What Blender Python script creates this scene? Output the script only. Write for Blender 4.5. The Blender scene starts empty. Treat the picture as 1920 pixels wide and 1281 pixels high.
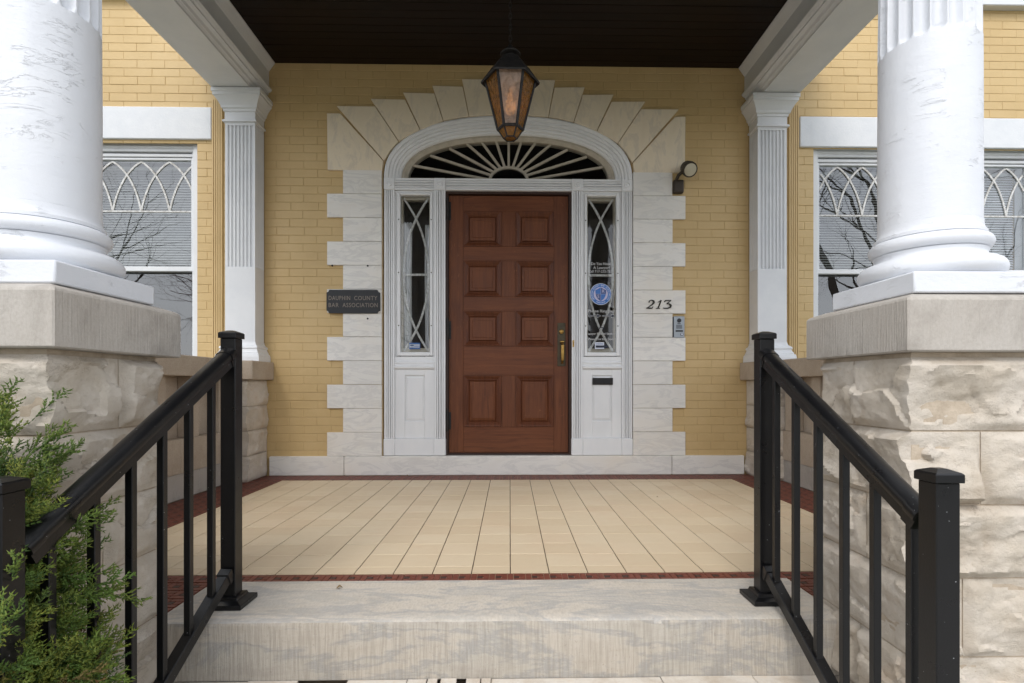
import bpy, bmesh, math, random
import numpy as np
from mathutils import Vector, Matrix, noise
R = math.radians
random.seed(7)
sc = bpy.context.scene
C = sc.collection

# ------------------------------------------------------------------ camera
cam = bpy.data.cameras.new('camera'); camo = bpy.data.objects.new('camera', cam); C.objects.link(camo)
camo.location = (0.01, -4.587, 0.766); camo.rotation_euler = (R(90), 0, R(-1.07))
cam.sensor_width = 36; cam.lens = 18.75; cam.shift_x = -0.00764; cam.shift_y = 0.04297
cam.clip_start = 0.05; cam.clip_end = 600
sc.camera = camo

# ------------------------------------------------------------------ sky, sun, exposure
SUN_EL, SUN_AZ = 48, -16          # degrees; azimuth measured from straight behind the viewer, negative = to the left
w = bpy.data.worlds.new('World'); sc.world = w; w.use_nodes = True
nt = w.node_tree; bg = nt.nodes['Background']
sky = nt.nodes.new('ShaderNodeTexSky'); sky.sky_type = 'NISHITA'; sky.sun_disc = False
sky.sun_elevation = R(SUN_EL); sky.sun_rotation = R(180 - SUN_AZ)
sky.air_density = 1.0; sky.dust_density = 2.0
tc = nt.nodes.new('ShaderNodeTexCoord')
nz = nt.nodes.new('ShaderNodeTexNoise'); nz.inputs['Scale'].default_value = 3.2; nz.inputs['Detail'].default_value = 7
nz.inputs['Roughness'].default_value = 0.6; nz.inputs['Distortion'].default_value = 0.4
rp = nt.nodes.new('ShaderNodeValToRGB'); rp.color_ramp.elements[0].position = 0.30; rp.color_ramp.elements[1].position = 0.62
rp.color_ramp.elements[0].color = (0.55, 0.55, 0.55, 1); rp.color_ramp.elements[1].color = (1, 1, 1, 1)
mxs = nt.nodes.new('ShaderNodeMixRGB'); mxs.inputs[2].default_value = (8.2, 8.5, 9.0, 1)
nt.links.new(tc.outputs['Generated'], nz.inputs['Vector']); nt.links.new(nz.outputs['Fac'], rp.inputs['Fac'])
nt.links.new(rp.outputs['Color'], mxs.inputs[0]); nt.links.new(sky.outputs['Color'], mxs.inputs[1])
nt.links.new(mxs.outputs[0], bg.inputs['Color']); bg.inputs['Strength'].default_value = 0.10
sun = bpy.data.lights.new('sun', 'SUN'); suno = bpy.data.objects.new('sun', sun); C.objects.link(suno)
sun.energy = .75; sun.angle = R(24); sun.color = (1, 0.965, 0.92)
az = R(SUN_AZ); el = R(SUN_EL)
sdir = Vector((math.sin(az) * math.cos(el), -math.cos(az) * math.cos(el), math.sin(el)))   # towards the sun
suno.rotation_euler = sdir.to_track_quat('Z', 'Y').to_euler(); suno.location = (0, -20, 20)
vs = sc.view_settings; vs.view_transform = 'Standard'; vs.look = 'None'; vs.gamma = 1; vs.use_curve_mapping = False
vs.exposure = 1.08
sc.render.engine = 'CYCLES'
sc.cycles.max_bounces = 8; sc.cycles.diffuse_bounces = 4; sc.cycles.transparent_max_bounces = 12

# ------------------------------------------------------------------ materials
M = {}
class NT:
    def __init__(s, name):
        s.m = bpy.data.materials.new(name); s.m.use_nodes = True; s.t = s.m.node_tree
        s.p = s.t.nodes['Principled BSDF']; s.pos = None; M[name] = s.m
    def n(s, typ, **kw):
        x = s.t.nodes.new(typ)
        for k, v in kw.items():
            if k in x.inputs: x.inputs[k].default_value = v
            else: setattr(x, k, v)
        return x
    def l(s, a, b): s.t.links.new(a, b)
    def vec(s, scale=(1, 1, 1), rot=(0, 0, 0), src='pos'):
        if src == 'pos': g = s.n('ShaderNodeNewGeometry').outputs['Position']
        else: g = s.n('ShaderNodeTexCoord').outputs[src]
        mp = s.n('ShaderNodeMapping'); mp.inputs['Scale'].default_value = scale; mp.inputs['Rotation'].default_value = rot
        s.l(g, mp.inputs['Vector']); return mp.outputs[0]
    def noise(s, scale, detail=5, rough=.55, vec=None, dist=0, sc3=(1, 1, 1), rot=(0, 0, 0)):
        x = s.n('ShaderNodeTexNoise', Scale=scale, Detail=detail, Roughness=rough, Distortion=dist)
        s.l(vec if vec is not None else s.vec(sc3, rot), x.inputs['Vector']); return x.outputs['Fac']
    def ramp(s, fac, stops):
        r = s.n('ShaderNodeValToRGB'); e = r.color_ramp.elements
        while len(e) < len(stops): e.new(.5)
        for i, (p, c) in enumerate(stops):
            e[i].position = p; e[i].color = (c, c, c, 1) if isinstance(c, (int, float)) else (*c, 1)
        s.l(fac, r.inputs['Fac']); return r.outputs['Color']
    def mix(s, fac, a, b, mode='MIX'):
        x = s.n('ShaderNodeMixRGB', blend_type=mode)
        for i, v in zip((0, 1, 2), (fac, a, b)):
            if hasattr(v, 'links') or hasattr(v, 'is_linked'): s.l(v, x.inputs[i])
            else: x.inputs[i].default_value = v if i == 0 else (*v, 1)
        return x.outputs[0]
    def math(s, op, a, b=0.0):
        x = s.n('ShaderNodeMath', operation=op)
        for i, v in enumerate((a, b)):
            if hasattr(v, 'is_linked'): s.l(v, x.inputs[i])
            else: x.inputs[i].default_value = v
        return x.outputs[0]
    def bump(s, h, strength=.3, dist=.01):
        b = s.n('ShaderNodeBump', Strength=strength, Distance=dist); s.l(h, b.inputs['Height'])
        prev = s.p.inputs['Normal'].links
        if prev: s.l(prev[0].from_socket, b.inputs['Normal'])
        s.l(b.outputs[0], s.p.inputs['Normal'])
    def col(s, c):
        if hasattr(c, 'is_linked'): s.l(c, s.p.inputs['Base Color'])
        else: s.p.inputs['Base Color'].default_value = (*c, 1)
    def rough(s, r):
        if hasattr(r, 'is_linked'): s.l(r, s.p.inputs['Roughness'])
        else: s.p.inputs['Roughness'].default_value = r
    def rnd(s): return s.n('ShaderNodeObjectInfo').outputs['Random']

# yellow painted brick
m = NT('yellow_paint'); a = m.noise(2.2, 6, .6); b = m.noise(28, 4, .6)
c1 = m.ramp(a, [(.25, (.52, .365, .165)), (.5, (.58, .415, .195)), (.75, (.62, .455, .23))])
c2 = m.mix(m.ramp(b, [(.3, .0), (.8, .2)]), c1, (.50, .345, .16))
dirt = m.ramp(m.noise(6, 6, .7, sc3=(1, 1, .35)), [(.60, 0), (.82, .28)])
m.col(m.mix(dirt, c2, (.36, .25, .12))); m.rough(.55)
m.bump(m.noise(70, 5, .65), .35, .004); m.bump(m.noise(14, 3, .5), .25, .006)
m = NT('yellow_joint'); m.col((.47, .33, .15)); m.rough(.8); m.bump(m.noise(60), .4, .004)
# white paints
m = NT('white_trim'); a = m.noise(5, 6, .6)
m.col(m.ramp(a, [(.3, (.67, .685, .71)), (.7, (.74, .75, .765))])); m.rough(.42); m.bump(m.noise(90, 4, .6), .12, .003); m.bump(m.noise(9, 3), .1, .004)
m = NT('white_door_trim'); a = m.noise(7, 6, .65, sc3=(1, 1, .4))
g = m.ramp(m.noise(30, 6, .7, sc3=(1, 1, .5)), [(.66, 0), (.8, .3)])
m.col(m.mix(g, m.ramp(a, [(.3, (.76, .77, .785)), (.7, (.82, .825, .83))]), (.50, .48, .44))); m.rough(.45)
m.bump(m.noise(40, 5, .6, sc3=(1, 1, .5)), .12, .003)
m = NT('white_stone_paint'); a = m.noise(12, 6, .65)
m.col(m.ramp(a, [(.3, (.67, .69, .72)), (.7, (.73, .745, .765))])); m.rough(.6); m.bump(m.noise(55, 6, .7), .4, .004)
# column paint: thick, alligatored coats
m = NT('column_paint')
f = m.noise(7, 6, .62, sc3=(1, 1, 4.5), dist=.9); rid = m.ramp(f, [(.0, 0), (.488, 0), (.497, 1), (.515, .1), (1, 0)])
msk = m.ramp(m.noise(5.5, 4, .6), [(.53, 0), (.62, 1)])
chips = m.ramp(m.noise(34, 6, .75, sc3=(1, 1, 2.2)), [(.73, 0), (.745, .7)])
base = m.ramp(m.noise(4, 5, .6), [(.3, (.66, .68, .72)), (.7, (.71, .725, .755))])
m.col(m.mix(m.math('MULTIPLY', chips, msk), base, (.50, .50, .50))); m.rough(.5)
m.bump(m.math('MULTIPLY', rid, msk), .6, .004); m.bump(m.noise(60, 6, .7), .28, .003)
m.bump(m.noise(9, 5, .62, sc3=(1, 1, 2.4)), .30, .007)
# rough cream stone
m = NT('rough_stone'); a = m.noise(4.5, 8, .62, dist=.4); b = m.noise(17, 6, .65)
c1 = m.ramp(a, [(.25, (.40, .325, .245)), (.42, (.51, .445, .36)), (.58, (.58, .52, .445)), (.8, (.50, .39, .28))])
st = m.ramp(m.noise(2.6, 7, .7, dist=.8), [(.55, 0), (.72, .5)])
c2 = m.mix(st, c1, (.50, .35, .21))
crk = m.noise(4.5, 9, .70, dist=.3, sc3=(1, 1, 2.0), rot=(.3, .35, .1))
line = m.ramp(crk, [(.490, 0), (.496, 1), (.50, 1), (.505, 0)])
mk_ = m.ramp(m.noise(4, 3), [(.45, 0), (.62, 1)]); lm = m.math('MULTIPLY', line, mk_)
c3 = m.mix(m.math('MULTIPLY', lm, .5), c2, (.20, .155, .11))
c4 = m.mix(m.ramp(b, [(.35, .0), (.75, .28)]), c3, (.68, .63, .565))
spk = m.ramp(m.noise(70, 5, .75), [(.30, .45), (.42, 0)]); c5 = m.mix(spk, c4, (.36, .30, .235))
m.col(c5); m.rough(.88)
m.bump(m.noise(38, 10, .72, sc3=(1, 1, 1.3), rot=(.3, .35, .1)), .65, .010); m.bump(m.noise(120, 5, .7), .45, .003)
inv = m.math('SUBTRACT', 1.0, lm); m.bump(inv, .35, .004)
m = NT('mortar'); m.col(m.ramp(m.noise(18, 6, .7), [(.3, (.36, .29, .215)), (.7, (.54, .455, .355))])); m.rough(.95); m.bump(m.noise(60, 6, .7), .6, .006)
# dressed (tooled) cap stone
m = NT('cap_stone'); tool = m.noise(150, 2, .5, sc3=(1, 1, .05)); spk = m.noise(130, 4, .7)
grime = m.ramp(m.noise(4, 7, .7, dist=.6, sc3=(1, 1, .7)), [(.50, 0), (.72, .75)])
c1 = m.ramp(m.noise(2.4, 6, .6), [(.3, (.40, .36, .315)), (.7, (.47, .44, .40))])
c2 = m.mix(m.ramp(spk, [(.35, .35), (.6, 0)]), c1, (.33, .29, .25))
m.col(m.mix(grime, c2, (.25, .225, .195))); m.rough(.85); m.bump(tool, .6, .004); m.bump(spk, .4, .003)
m = NT('tan_stone'); spk = m.noise(110, 4, .7); c1 = m.ramp(m.noise(3, 7, .65), [(.3, (.37, .295, .22)), (.7, (.50, .425, .34))])
m.col(m.mix(m.ramp(spk, [(.35, .35), (.6, 0)]), c1, (.27, .21, .155))); m.rough(.88); m.bump(m.noise(140, 2, .5, sc3=(1, 1, .08)), .5, .004); m.bump(spk, .4, .003)
# marble: quoins, voussoirs, base course
m = NT('marble')
vv = m.noise(3.0, 9, .62, dist=.7, sc3=(1, 1, 3.6), rot=(0, .12, 0)); ob = m.rnd()
c1 = m.ramp(vv, [(.3, (.76, .73, .68)), (.47, (.80, .775, .73)), (.535, (.68, .66, .63)), (.60, (.80, .78, .73))])
c2 = m.mix(m.ramp(ob, [(0, .0), (.6, .10), (1, .34)]), c1, (.66, .64, .60))
c3 = m.mix(m.ramp(m.noise(1.7, 6, .6), [(.5, 0), (.75, .5)]), c2, (.78, .70, .58))
c4 = m.mix(m.ramp(m.noise(30, 7, .75, sc3=(1, 1, 3)), [(.62, 0), (.78, .35)]), c3, (.47, .44, .40))
m.col(c4); m.rough(.6); m.bump(m.noise(80, 6, .7), .2, .003)
m = NT('warm_lit_stone'); vv = m.noise(3.0, 9, .62, dist=.6, sc3=(2.4, 1, 1), rot=(0, .6, 0)); ob = m.rnd()  # warm light of the upper porch tinted into the arch stones' colour
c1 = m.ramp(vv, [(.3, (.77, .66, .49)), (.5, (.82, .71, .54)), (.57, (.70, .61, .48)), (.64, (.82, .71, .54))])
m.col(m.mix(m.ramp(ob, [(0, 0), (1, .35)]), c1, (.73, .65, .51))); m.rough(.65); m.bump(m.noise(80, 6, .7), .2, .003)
m = NT('step_marble')
vv = m.noise(1.5, 10, .66, dist=.45, sc3=(1, 3.4, 3.4), rot=(0, .10, .38))
c1 = m.ramp(vv, [(.30, (.54, .48, .40)), (.44, (.58, .525, .45)), (.485, (.40, .385, .365)), (.53, (.56, .51, .44)), (.57, (.46, .435, .395)), (.64, (.58, .525, .45))])
sp = m.ramp(m.noise(110, 5, .75), [(.30, .55), (.43, 0)])
big = m.ramp(m.noise(5, 8, .72), [(.50, 0), (.75, .55)])
c2 = m.mix(big, c1, (.45, .40, .325)); c3 = m.mix(sp, c2, (.30, .26, .21))
tl = m.noise(130, 2, .5, sc3=(1, .4, .05)); c4 = m.mix(m.ramp(tl, [(.35, .30), (.6, 0)]), c3, (.36, .32, .27))
m.col(c4); m.rough(.7); m.bump(tl, .5, .004); m.bump(m.noise(60, 6, .7), .35, .004)
m = NT('tooled_marble')  # tooling and grime; colour also darkened to offset the front sun
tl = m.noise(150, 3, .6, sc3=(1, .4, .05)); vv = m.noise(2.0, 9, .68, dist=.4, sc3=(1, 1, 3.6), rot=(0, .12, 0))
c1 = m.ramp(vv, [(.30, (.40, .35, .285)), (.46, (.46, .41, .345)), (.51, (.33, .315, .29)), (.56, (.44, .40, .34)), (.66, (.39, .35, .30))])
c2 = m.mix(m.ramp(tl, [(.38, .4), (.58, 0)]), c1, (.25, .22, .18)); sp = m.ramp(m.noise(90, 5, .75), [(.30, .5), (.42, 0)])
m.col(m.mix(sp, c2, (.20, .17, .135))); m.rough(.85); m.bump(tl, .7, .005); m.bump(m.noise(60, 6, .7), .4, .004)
m = NT('worn_marble')
m.col(m.ramp(m.noise(9, 8, .7), [(.3, (.48, .40, .31)), (.55, (.66, .61, .54)), (.75, (.60, .48, .35))])); m.rough(.8); m.bump(m.noise(50, 7, .7), .6, .006)
# floor tiles
m = NT('cream_tile'); ob = m.rnd()
c1 = m.ramp(ob, [(0, (.61, .49, .335)), (.5, (.64, .52, .36)), (1, (.665, .55, .39))])
st = m.ramp(m.noise(2.0, 6, .6), [(.48, 0), (.75, .5)]); c2 = m.mix(st, c1, (.62, .455, .31))
gr = m.ramp(m.noise(9, 7, .7, sc3=(.5, 1.6, 1)), [(.55, 0), (.8, .35)]); c3 = m.mix(gr, c2, (.50, .41, .29))
m.col(c3); m.rough(m.ramp(m.noise(20, 5), [(.3, .5), (.7, .68)])); m.bump(m.noise(90, 4, .6), .15, .002)
m = NT('grout'); m.col((.085, .06, .04)); m.rough(.95)
m = NT('red_tile'); m.col(m.ramp(m.noise(45, 3, .6), [(.3, (.125, .035, .022)), (.7, (.20, .058, .036))])); m.rough(.5)
m = NT('dark_tile'); m.col((.055, .026, .02)); m.rough(.5)
m = NT('pink_grout'); m.col((.36, .25, .17)); m.rough(.95)
# oak door
def oak(name, horiz, base=((.098, .030, .011), (.150, .048, .018), (.19, .064, .025))):
    m = NT(name); s = (.35, 1, 6) if horiz else (6, 1, .35)
    g = m.noise(9, 7, .62, dist=.7, sc3=s); ray = m.noise(30, 3, .5, dist=1.2, sc3=(1, 1, 2.2) if horiz else (2.2, 1, 1))
    c1 = m.ramp(g, [(.3, base[0]), (.52, base[1]), (.72, base[2])])
    flk = m.math('MULTIPLY', m.ramp(ray, [(.64, 0), (.69, .55)]), m.ramp(m.noise(5, 3), [(.5, 0), (.62, 1)]))
    c2 = m.mix(flk, c1, (.30, .115, .045))
    wr = m.ramp(m.noise(3.1, 6, .65), [(.52, 0), (.78, .55)]); c3 = m.mix(wr, c2, (.075, .022, .010))
    m.col(c3); m.rough(m.ramp(g, [(.3, .42), (.7, .55)])); m.p.inputs['Specular IOR Level'].default_value = .3; m.bump(g, .25, .003); m.bump(m.noise(60, 4, .6, sc3=s), .2, .002)
oak('oak_upright', False); oak('oak_level', True)
oak('oak_moulding', False, ((.075, .022, .009), (.115, .035, .014), (.15, .049, .020)))
m = NT('dark_jamb'); m.col((.035, .014, .008)); m.rough(.6)
m = NT('black_metal'); sp = m.ramp(m.noise(150, 2, .4), [(.765, 0), (.78, .8)])
m.col(m.mix(sp, (.0045, .0045, .0052), (.35, .36, .38))); m.p.inputs['Specular IOR Level'].default_value = .38; m.rough(m.ramp(m.noise(14, 5), [(.3, .26), (.7, .40)])); m.bump(m.noise(160, 3), .12, .002)
m = NT('iron'); m.col(m.ramp(m.noise(40, 5, .7), [(.3, (.012, .012, .013)), (.75, (.045, .04, .036))])); m.rough(.6); m.p.inputs['Metallic'].default_value = .3; m.bump(m.noise(80, 5), .4, .003)
m = NT('bronze_plate'); m.col(m.ramp(m.noise(30, 5), [(.3, (.055, .045, .03)), (.7, (.10, .08, .05))])); m.rough(.5); m.p.inputs['Metallic'].default_value = .7
m = NT('brass'); m.col(m.ramp(m.noise(22, 4), [(.3, (.34, .20, .055)), (.7, (.52, .33, .10))])); m.rough(.35); m.p.inputs['Metallic'].default_value = .9
m = NT('spot_bronze'); m.col((.055, .042, .032)); m.rough(.5); m.p.inputs['Metallic'].default_value = .4
m = NT('plaque_black'); m.col((.014, .015, .018)); m.rough(.5); m.bump(m.noise(150, 3), .2, .002)
m = NT('plaque_letter'); m.col((.24, .205, .17)); m.rough(.5); m.p.inputs['Metallic'].default_value = .3
m = NT('number_black'); m.col((.022, .018, .012)); m.rough(.45); m.p.inputs['Metallic'].default_value = .4
m = NT('steel'); m.col((.33, .36, .39)); m.rough(.4); m.p.inputs['Metallic'].default_value = .5
m = NT('black_plastic'); m.col((.01, .01, .012)); m.rough(.3)
m = NT('lens_glass'); m.col((.50, .46, .36)); m.rough(.12); m.bump(m.noise(60, 3, sc3=(1, 1, 4)), .4, .004)
# fanlight beige sash paint
m = NT('fan_beige'); m.col(m.ramp(m.noise(20, 5), [(.3, (.42, .37, .29)), (.7, (.53, .475, .39))])); m.rough(.5)
m = NT('tracery_white'); m.col(m.ramp(m.noise(40, 5, .7), [(.35, (.40, .38, .35)), (.6, (.70, .70, .69))])); m.rough(.5)
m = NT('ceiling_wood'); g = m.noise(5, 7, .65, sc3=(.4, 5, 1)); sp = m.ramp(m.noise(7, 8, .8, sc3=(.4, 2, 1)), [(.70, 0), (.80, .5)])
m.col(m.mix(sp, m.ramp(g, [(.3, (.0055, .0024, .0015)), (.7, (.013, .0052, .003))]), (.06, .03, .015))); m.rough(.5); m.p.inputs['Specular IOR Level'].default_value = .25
# glass: thin double glazing, mirror part by Fresnel
def glass(name, ior, tint=(1, 1, 1), warp=.02):
    m = NT(name); m.t.nodes.remove(m.p)
    tr = m.n('ShaderNodeBsdfTransparent'); tr.inputs[0].default_value = (*tint, 1)
    gl = m.n('ShaderNodeBsdfGlossy'); gl.inputs['Roughness'].default_value = .005
    fr = m.n('ShaderNodeFresnel', IOR=ior); mx = m.n('ShaderNodeMixShader')
    bm = m.n('ShaderNodeBump', Strength=warp, Distance=.02); m.l(m.noise(3, 2, .5), bm.inputs['Height']); m.l(bm.outputs[0], gl.inputs['Normal'])
    bf = m.n('ShaderNodeNewGeometry').outputs['Backfacing']      # only the face a ray enters by mirrors
    m.l(m.math('MULTIPLY', fr.outputs[0], m.math('SUBTRACT', 1.0, bf)), mx.inputs[0]); m.l(tr.outputs[0], mx.inputs[1]); m.l(gl.outputs[0], mx.inputs[2])
    m.l(mx.outputs[0], m.t.nodes['Material Output'].inputs[0])
glass('window_glass', 2.6, (.90, .92, .93), .03); glass('door_glass', 1.8, (.93, .94, .94), .06)
def art_glass(name, tint, body, fac, scale, bump):
    m = NT(name); nn = m.noise(scale, 4, .6, dist=.6, sc3=(1, 1, .7)); m.t.nodes.remove(m.p)
    tr = m.n('ShaderNodeBsdfTransparent'); tr.inputs[0].default_value = (*tint, 1)
    tl = m.n('ShaderNodeBsdfTranslucent'); df = m.n('ShaderNodeBsdfDiffuse'); gl = m.n('ShaderNodeBsdfGlossy', Roughness=.12)
    cc = m.ramp(nn, [(.3, tuple(v * .38 for v in body)), (.7, body)]); m.l(cc, tl.inputs[0]); m.l(cc, df.inputs[0])
    bm = m.n('ShaderNodeBump', Strength=bump, Distance=.012); m.l(nn, bm.inputs['Height'])
    for x in (tl, df, gl): m.l(bm.outputs[0], x.inputs['Normal'])
    a1 = m.n('ShaderNodeMixShader'); a1.inputs[0].default_value = .55; m.l(tl.outputs[0], a1.inputs[1]); m.l(df.outputs[0], a1.inputs[2])
    a2 = m.n('ShaderNodeMixShader'); m.l(m.ramp(nn, [(.3, fac), (.75, fac * .7)]), a2.inputs[0]); m.l(tr.outputs[0], a2.inputs[1]); m.l(a1.outputs[0], a2.inputs[2])
    fr = m.n('ShaderNodeFresnel', IOR=1.5); m.l(bm.outputs[0], fr.inputs['Normal']); a3 = m.n('ShaderNodeMixShader'); m.l(fr.outputs[0], a3.inputs[0]); m.l(a2.outputs[0], a3.inputs[1]); m.l(gl.outputs[0], a3.inputs[2])
    m.l(a3.outputs[0], m.t.nodes['Material Output'].inputs[0])
art_glass('amber_glass', (.80, .42, .10), (.60, .29, .05), .88, 55, 1.0); art_glass('front_lit_glass', (.92, .74, .48), (.80, .60, .45), .90, 30, 1.0)  # paler glass: outside light on the lantern's front panel put into its colour
m = NT('bulb'); m.col((1, .75, .4)); m.p.inputs['Emission Color'].default_value = (1, .55, .16, 1); m.p.inputs['Emission Strength'].default_value = 1.6
m = NT('curtain'); m.col(m.ramp(m.noise(3, 4), [(.3, (.80, .81, .84)), (.7, (.86, .87, .88))])); m.rough(.9)
m.p.inputs['Emission Strength'].default_value = 0
m = NT('blind'); m.col((.40, .40, .37)); m.rough(.7)
m = NT('pale_blind'); m.col((.60, .62, .64)); m.rough(.7)
m = NT('dark_room'); m.col((.035, .028, .022)); m.rough(.9)
m = NT('concrete'); m.col(m.ramp(m.noise(8, 7, .7), [(.3, (.34, .325, .30)), (.7, (.46, .44, .41))])); m.rough(.9); m.bump(m.noise(60, 6), .4, .006)
m = NT('lawn'); m.col(m.ramp(m.noise(6, 8, .7), [(.3, (.035, .055, .018)), (.6, (.06, .085, .03)), (.8, (.10, .09, .05))])); m.rough(.95); m.bump(m.noise(70, 6), .8, .03)
m = NT('asphalt'); m.col((.05, .05, .052)); m.rough(.9); m.bump(m.noise(120), .4, .005)
m = NT('bark'); m.col(m.ramp(m.noise(20, 6), [(.3, (.035, .027, .021)), (.7, (.075, .06, .048))])); m.rough(.9)
m = NT('bud'); m.col((.11, .045, .04)); m.rough(.9)
m = NT('juniper'); at = m.n('ShaderNodeAttribute', attribute_name='tint'); sx = m.n('ShaderNodeSeparateColor'); m.l(at.outputs['Color'], sx.inputs[0])
c1 = m.mix(sx.outputs[0], (.026, .060, .009), (.095, .175, .018)); c2 = m.mix(sx.outputs[1], c1, (.30, .285, .028)); c3 = m.mix(sx.outputs[2], c2, (.24, .12, .045))
m.col(c3); m.rough(.6); m.p.inputs['Subsurface Weight'].default_value = 0
m = NT('twig'); m.col((.10, .06, .035)); m.rough(.9)
m = NT('sticker_blue'); m.col((.035, .16, .50)); m.rough(.35)
m = NT('sticker_dark'); m.col((.05, .09, .26)); m.rough(.35)
m = NT('sticker_white'); m.col((.62, .66, .76)); m.rough(.4)
m = NT('sticker_lilac'); m.col((.52, .50, .66)); m.rough(.4)
m = NT('vinyl_grey'); m.col((.48, .48, .48)); m.rough(.5)
m = NT('vinyl_navy'); m.col((.012, .018, .04)); m.rough(.5)
m = NT('hole'); m.col((.006, .006, .006)); m.rough(.9)

# ------------------------------------------------------------------ helpers
class MB:
    def __init__(s): s.v = []; s.f = []
    def add(s, vs, fs):
        o = len(s.v); s.v += [tuple(p) for p in vs]; s.f += [tuple(i + o for i in f) for f in fs]; return s
    def box(s, x0, x1, y0, y1, z0, z1):
        x0, x1 = sorted((x0, x1)); y0, y1 = sorted((y0, y1)); z0, z1 = sorted((z0, z1))
        return s.add([(x0, y0, z0), (x1, y0, z0), (x1, y1, z0), (x0, y1, z0), (x0, y0, z1), (x1, y0, z1), (x1, y1, z1), (x0, y1, z1)],
                     [(0, 3, 2, 1), (4, 5, 6, 7), (0, 1, 5, 4), (1, 2, 6, 5), (2, 3, 7, 6), (3, 0, 4, 7)])
    def prism(s, pts, axis, a0, a1):
        # pts 2d polygon; axis 'x': (y,z), 'y': (x,z), 'z': (x,y)
        def P(p, a): return {'x': (a, p[0], p[1]), 'y': (p[0], a, p[1]), 'z': (p[0], p[1], a)}[axis]
        n = len(pts); vs = [P(p, a0) for p in pts] + [P(p, a1) for p in pts]
        fs = [(i, (i + 1) % n, n + (i + 1) % n, n + i) for i in range(n)] + [tuple(range(n))[::-1], tuple(range(n, 2 * n))]
        return s.add(vs, fs)
    def grid(s, rows, close=False):
        n = len(rows[0]); vs = [p for r in rows for p in r]; fs = []
        for i in range(len(rows) - 1):
            for j in range(n if close else n - 1):
                k = (j + 1) % n
                fs.append((i * n + j, i * n + k, (i + 1) * n + k, (i + 1) * n + j))
        return s.add(vs, fs)
    def tube(s, pts, r, n=8, cap=True):
        rows = []
        pts = [Vector(p) for p in pts]
        rr = r if isinstance(r, (list, tuple)) else [r] * len(pts)
        for i, p in enumerate(pts):
            d = (pts[min(i + 1, len(pts) - 1)] - pts[max(i - 1, 0)]).normalized()
            u = d.cross(Vector((0, 0, 1)) if abs(d.z) < .9 else Vector((1, 0, 0))).normalized(); v = d.cross(u)
            rows.append([p + (u * math.cos(2 * math.pi * k / n) + v * math.sin(2 * math.pi * k / n)) * rr[i] for k in range(n)])
        o = len(s.v); s.grid(rows, True)
        if cap:
            s.f.append(tuple(o + k for k in range(n))); s.f.append(tuple(o + (len(rows) - 1) * n + k for k in range(n))[::-1])
        return s
    def lathe(s, prof, n=48, cx=0, cy=0, cap=True):
        rows = [[(cx + r * math.cos(2 * math.pi * k / n), cy + r * math.sin(2 * math.pi * k / n), z) for k in range(n)] for r, z in prof]
        o = len(s.v); s.grid(rows, True)
        if cap:
            s.f.append(tuple(o + k for k in range(n))[::-1]); s.f.append(tuple(o + (len(rows) - 1) * n + k for k in range(n)))
        return s
    def bar(s, a, b, wd, dp, y):
        # flat bar in the facade plane from a to b (x,z), width wd, depth dp centred at y
        a = Vector((a[0], a[1])); b = Vector((b[0], b[1])); d = (b - a).normalized(); nrm = Vector((-d.y, d.x)) * wd / 2
        return s.prism([a - nrm, b - nrm, b + nrm, a + nrm], 'y', y - dp / 2, y + dp / 2)
    def ribbon(s, pts, wd, y0, y1):
        # pts (x,z) or (x,z,halfwidth): thickened stroke in the facade plane
        L, Rr = [], []
        for i, p in enumerate(pts):
            a = Vector(pts[max(i - 1, 0)][:2]); b = Vector(pts[min(i + 1, len(pts) - 1)][:2]); d = (b - a).normalized()
            h = p[2] if len(p) > 2 else wd / 2; q = Vector(p[:2]); nn = Vector((-d.y, d.x)) * h
            L.append(q + nn); Rr.append(q - nn)
        rows = [[(l.x, y1, l.y), (l.x, y0, l.y), (r.x, y0, r.y), (r.x, y1, r.y)] for l, r in zip(L, Rr)]
        o = len(s.v); s.grid(rows, True); s.f.append((o, o + 1, o + 2, o + 3)); e = o + 4 * (len(rows) - 1); s.f.append((e + 3, e + 2, e + 1, e))
        return s
    def move(s, dx=0, dy=0, dz=0): s.v = [(x + dx, y + dy, z + dz) for x, y, z in s.v]; return s
    def mirror(s): s.v = [(-x, y, z) for x, y, z in s.v]; s.f = [f[::-1] for f in s.f]; return s
    def mesh(s, name):
        me = bpy.data.meshes.new(name); me.from_pydata(s.v, [], s.f); me.update()
        bm = bmesh.new(); bm.from_mesh(me); bmesh.ops.recalc_face_normals(bm, faces=bm.faces); bm.to_mesh(me); bm.free()
        return me
    def build(s, name, mat, parent=None, bevel=0, smooth=False, seg=1, stuff=False):
        me = s.mesh(name)
        if smooth:
            me.polygons.foreach_set('use_smooth', [True] * len(me.polygons))
            me.set_sharp_from_angle(angle=R(40)) if hasattr(me, 'set_sharp_from_angle') else None
        o = link(name, me, mat, parent)
        if bevel:
            b = o.modifiers.new('bevel', 'BEVEL'); b.width = bevel; b.segments = seg; b.limit_method = 'ANGLE'; b.angle_limit = R(35)
            if seg > 1: me.polygons.foreach_set('use_smooth', [True] * len(me.polygons)); me.set_sharp_from_angle(angle=R(50))
        if stuff: o['kind'] = 'stuff'
        return o
def link(name, me, mat, parent=None):
    if mat and not me.materials: me.materials.append(M[mat])
    o = bpy.data.objects.new(name, me); C.objects.link(o)
    if parent: o.parent = parent; o.matrix_parent_inverse = parent.matrix_world.inverted()
    return o
def thing(name, label, cat, loc=(0, 0, 0), group=None):
    o = bpy.data.objects.new(name, None); C.objects.link(o); o.location = loc; o.empty_display_size = .1
    o.matrix_world = Matrix.Translation(loc)
    return tag(o, label, cat, group)
def tag(o, label, cat, group=None):
    o['label'] = label; o['category'] = cat
    if group: o['group'] = group
    return o
def struct(o): o['kind'] = 'structure'; return o
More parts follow.
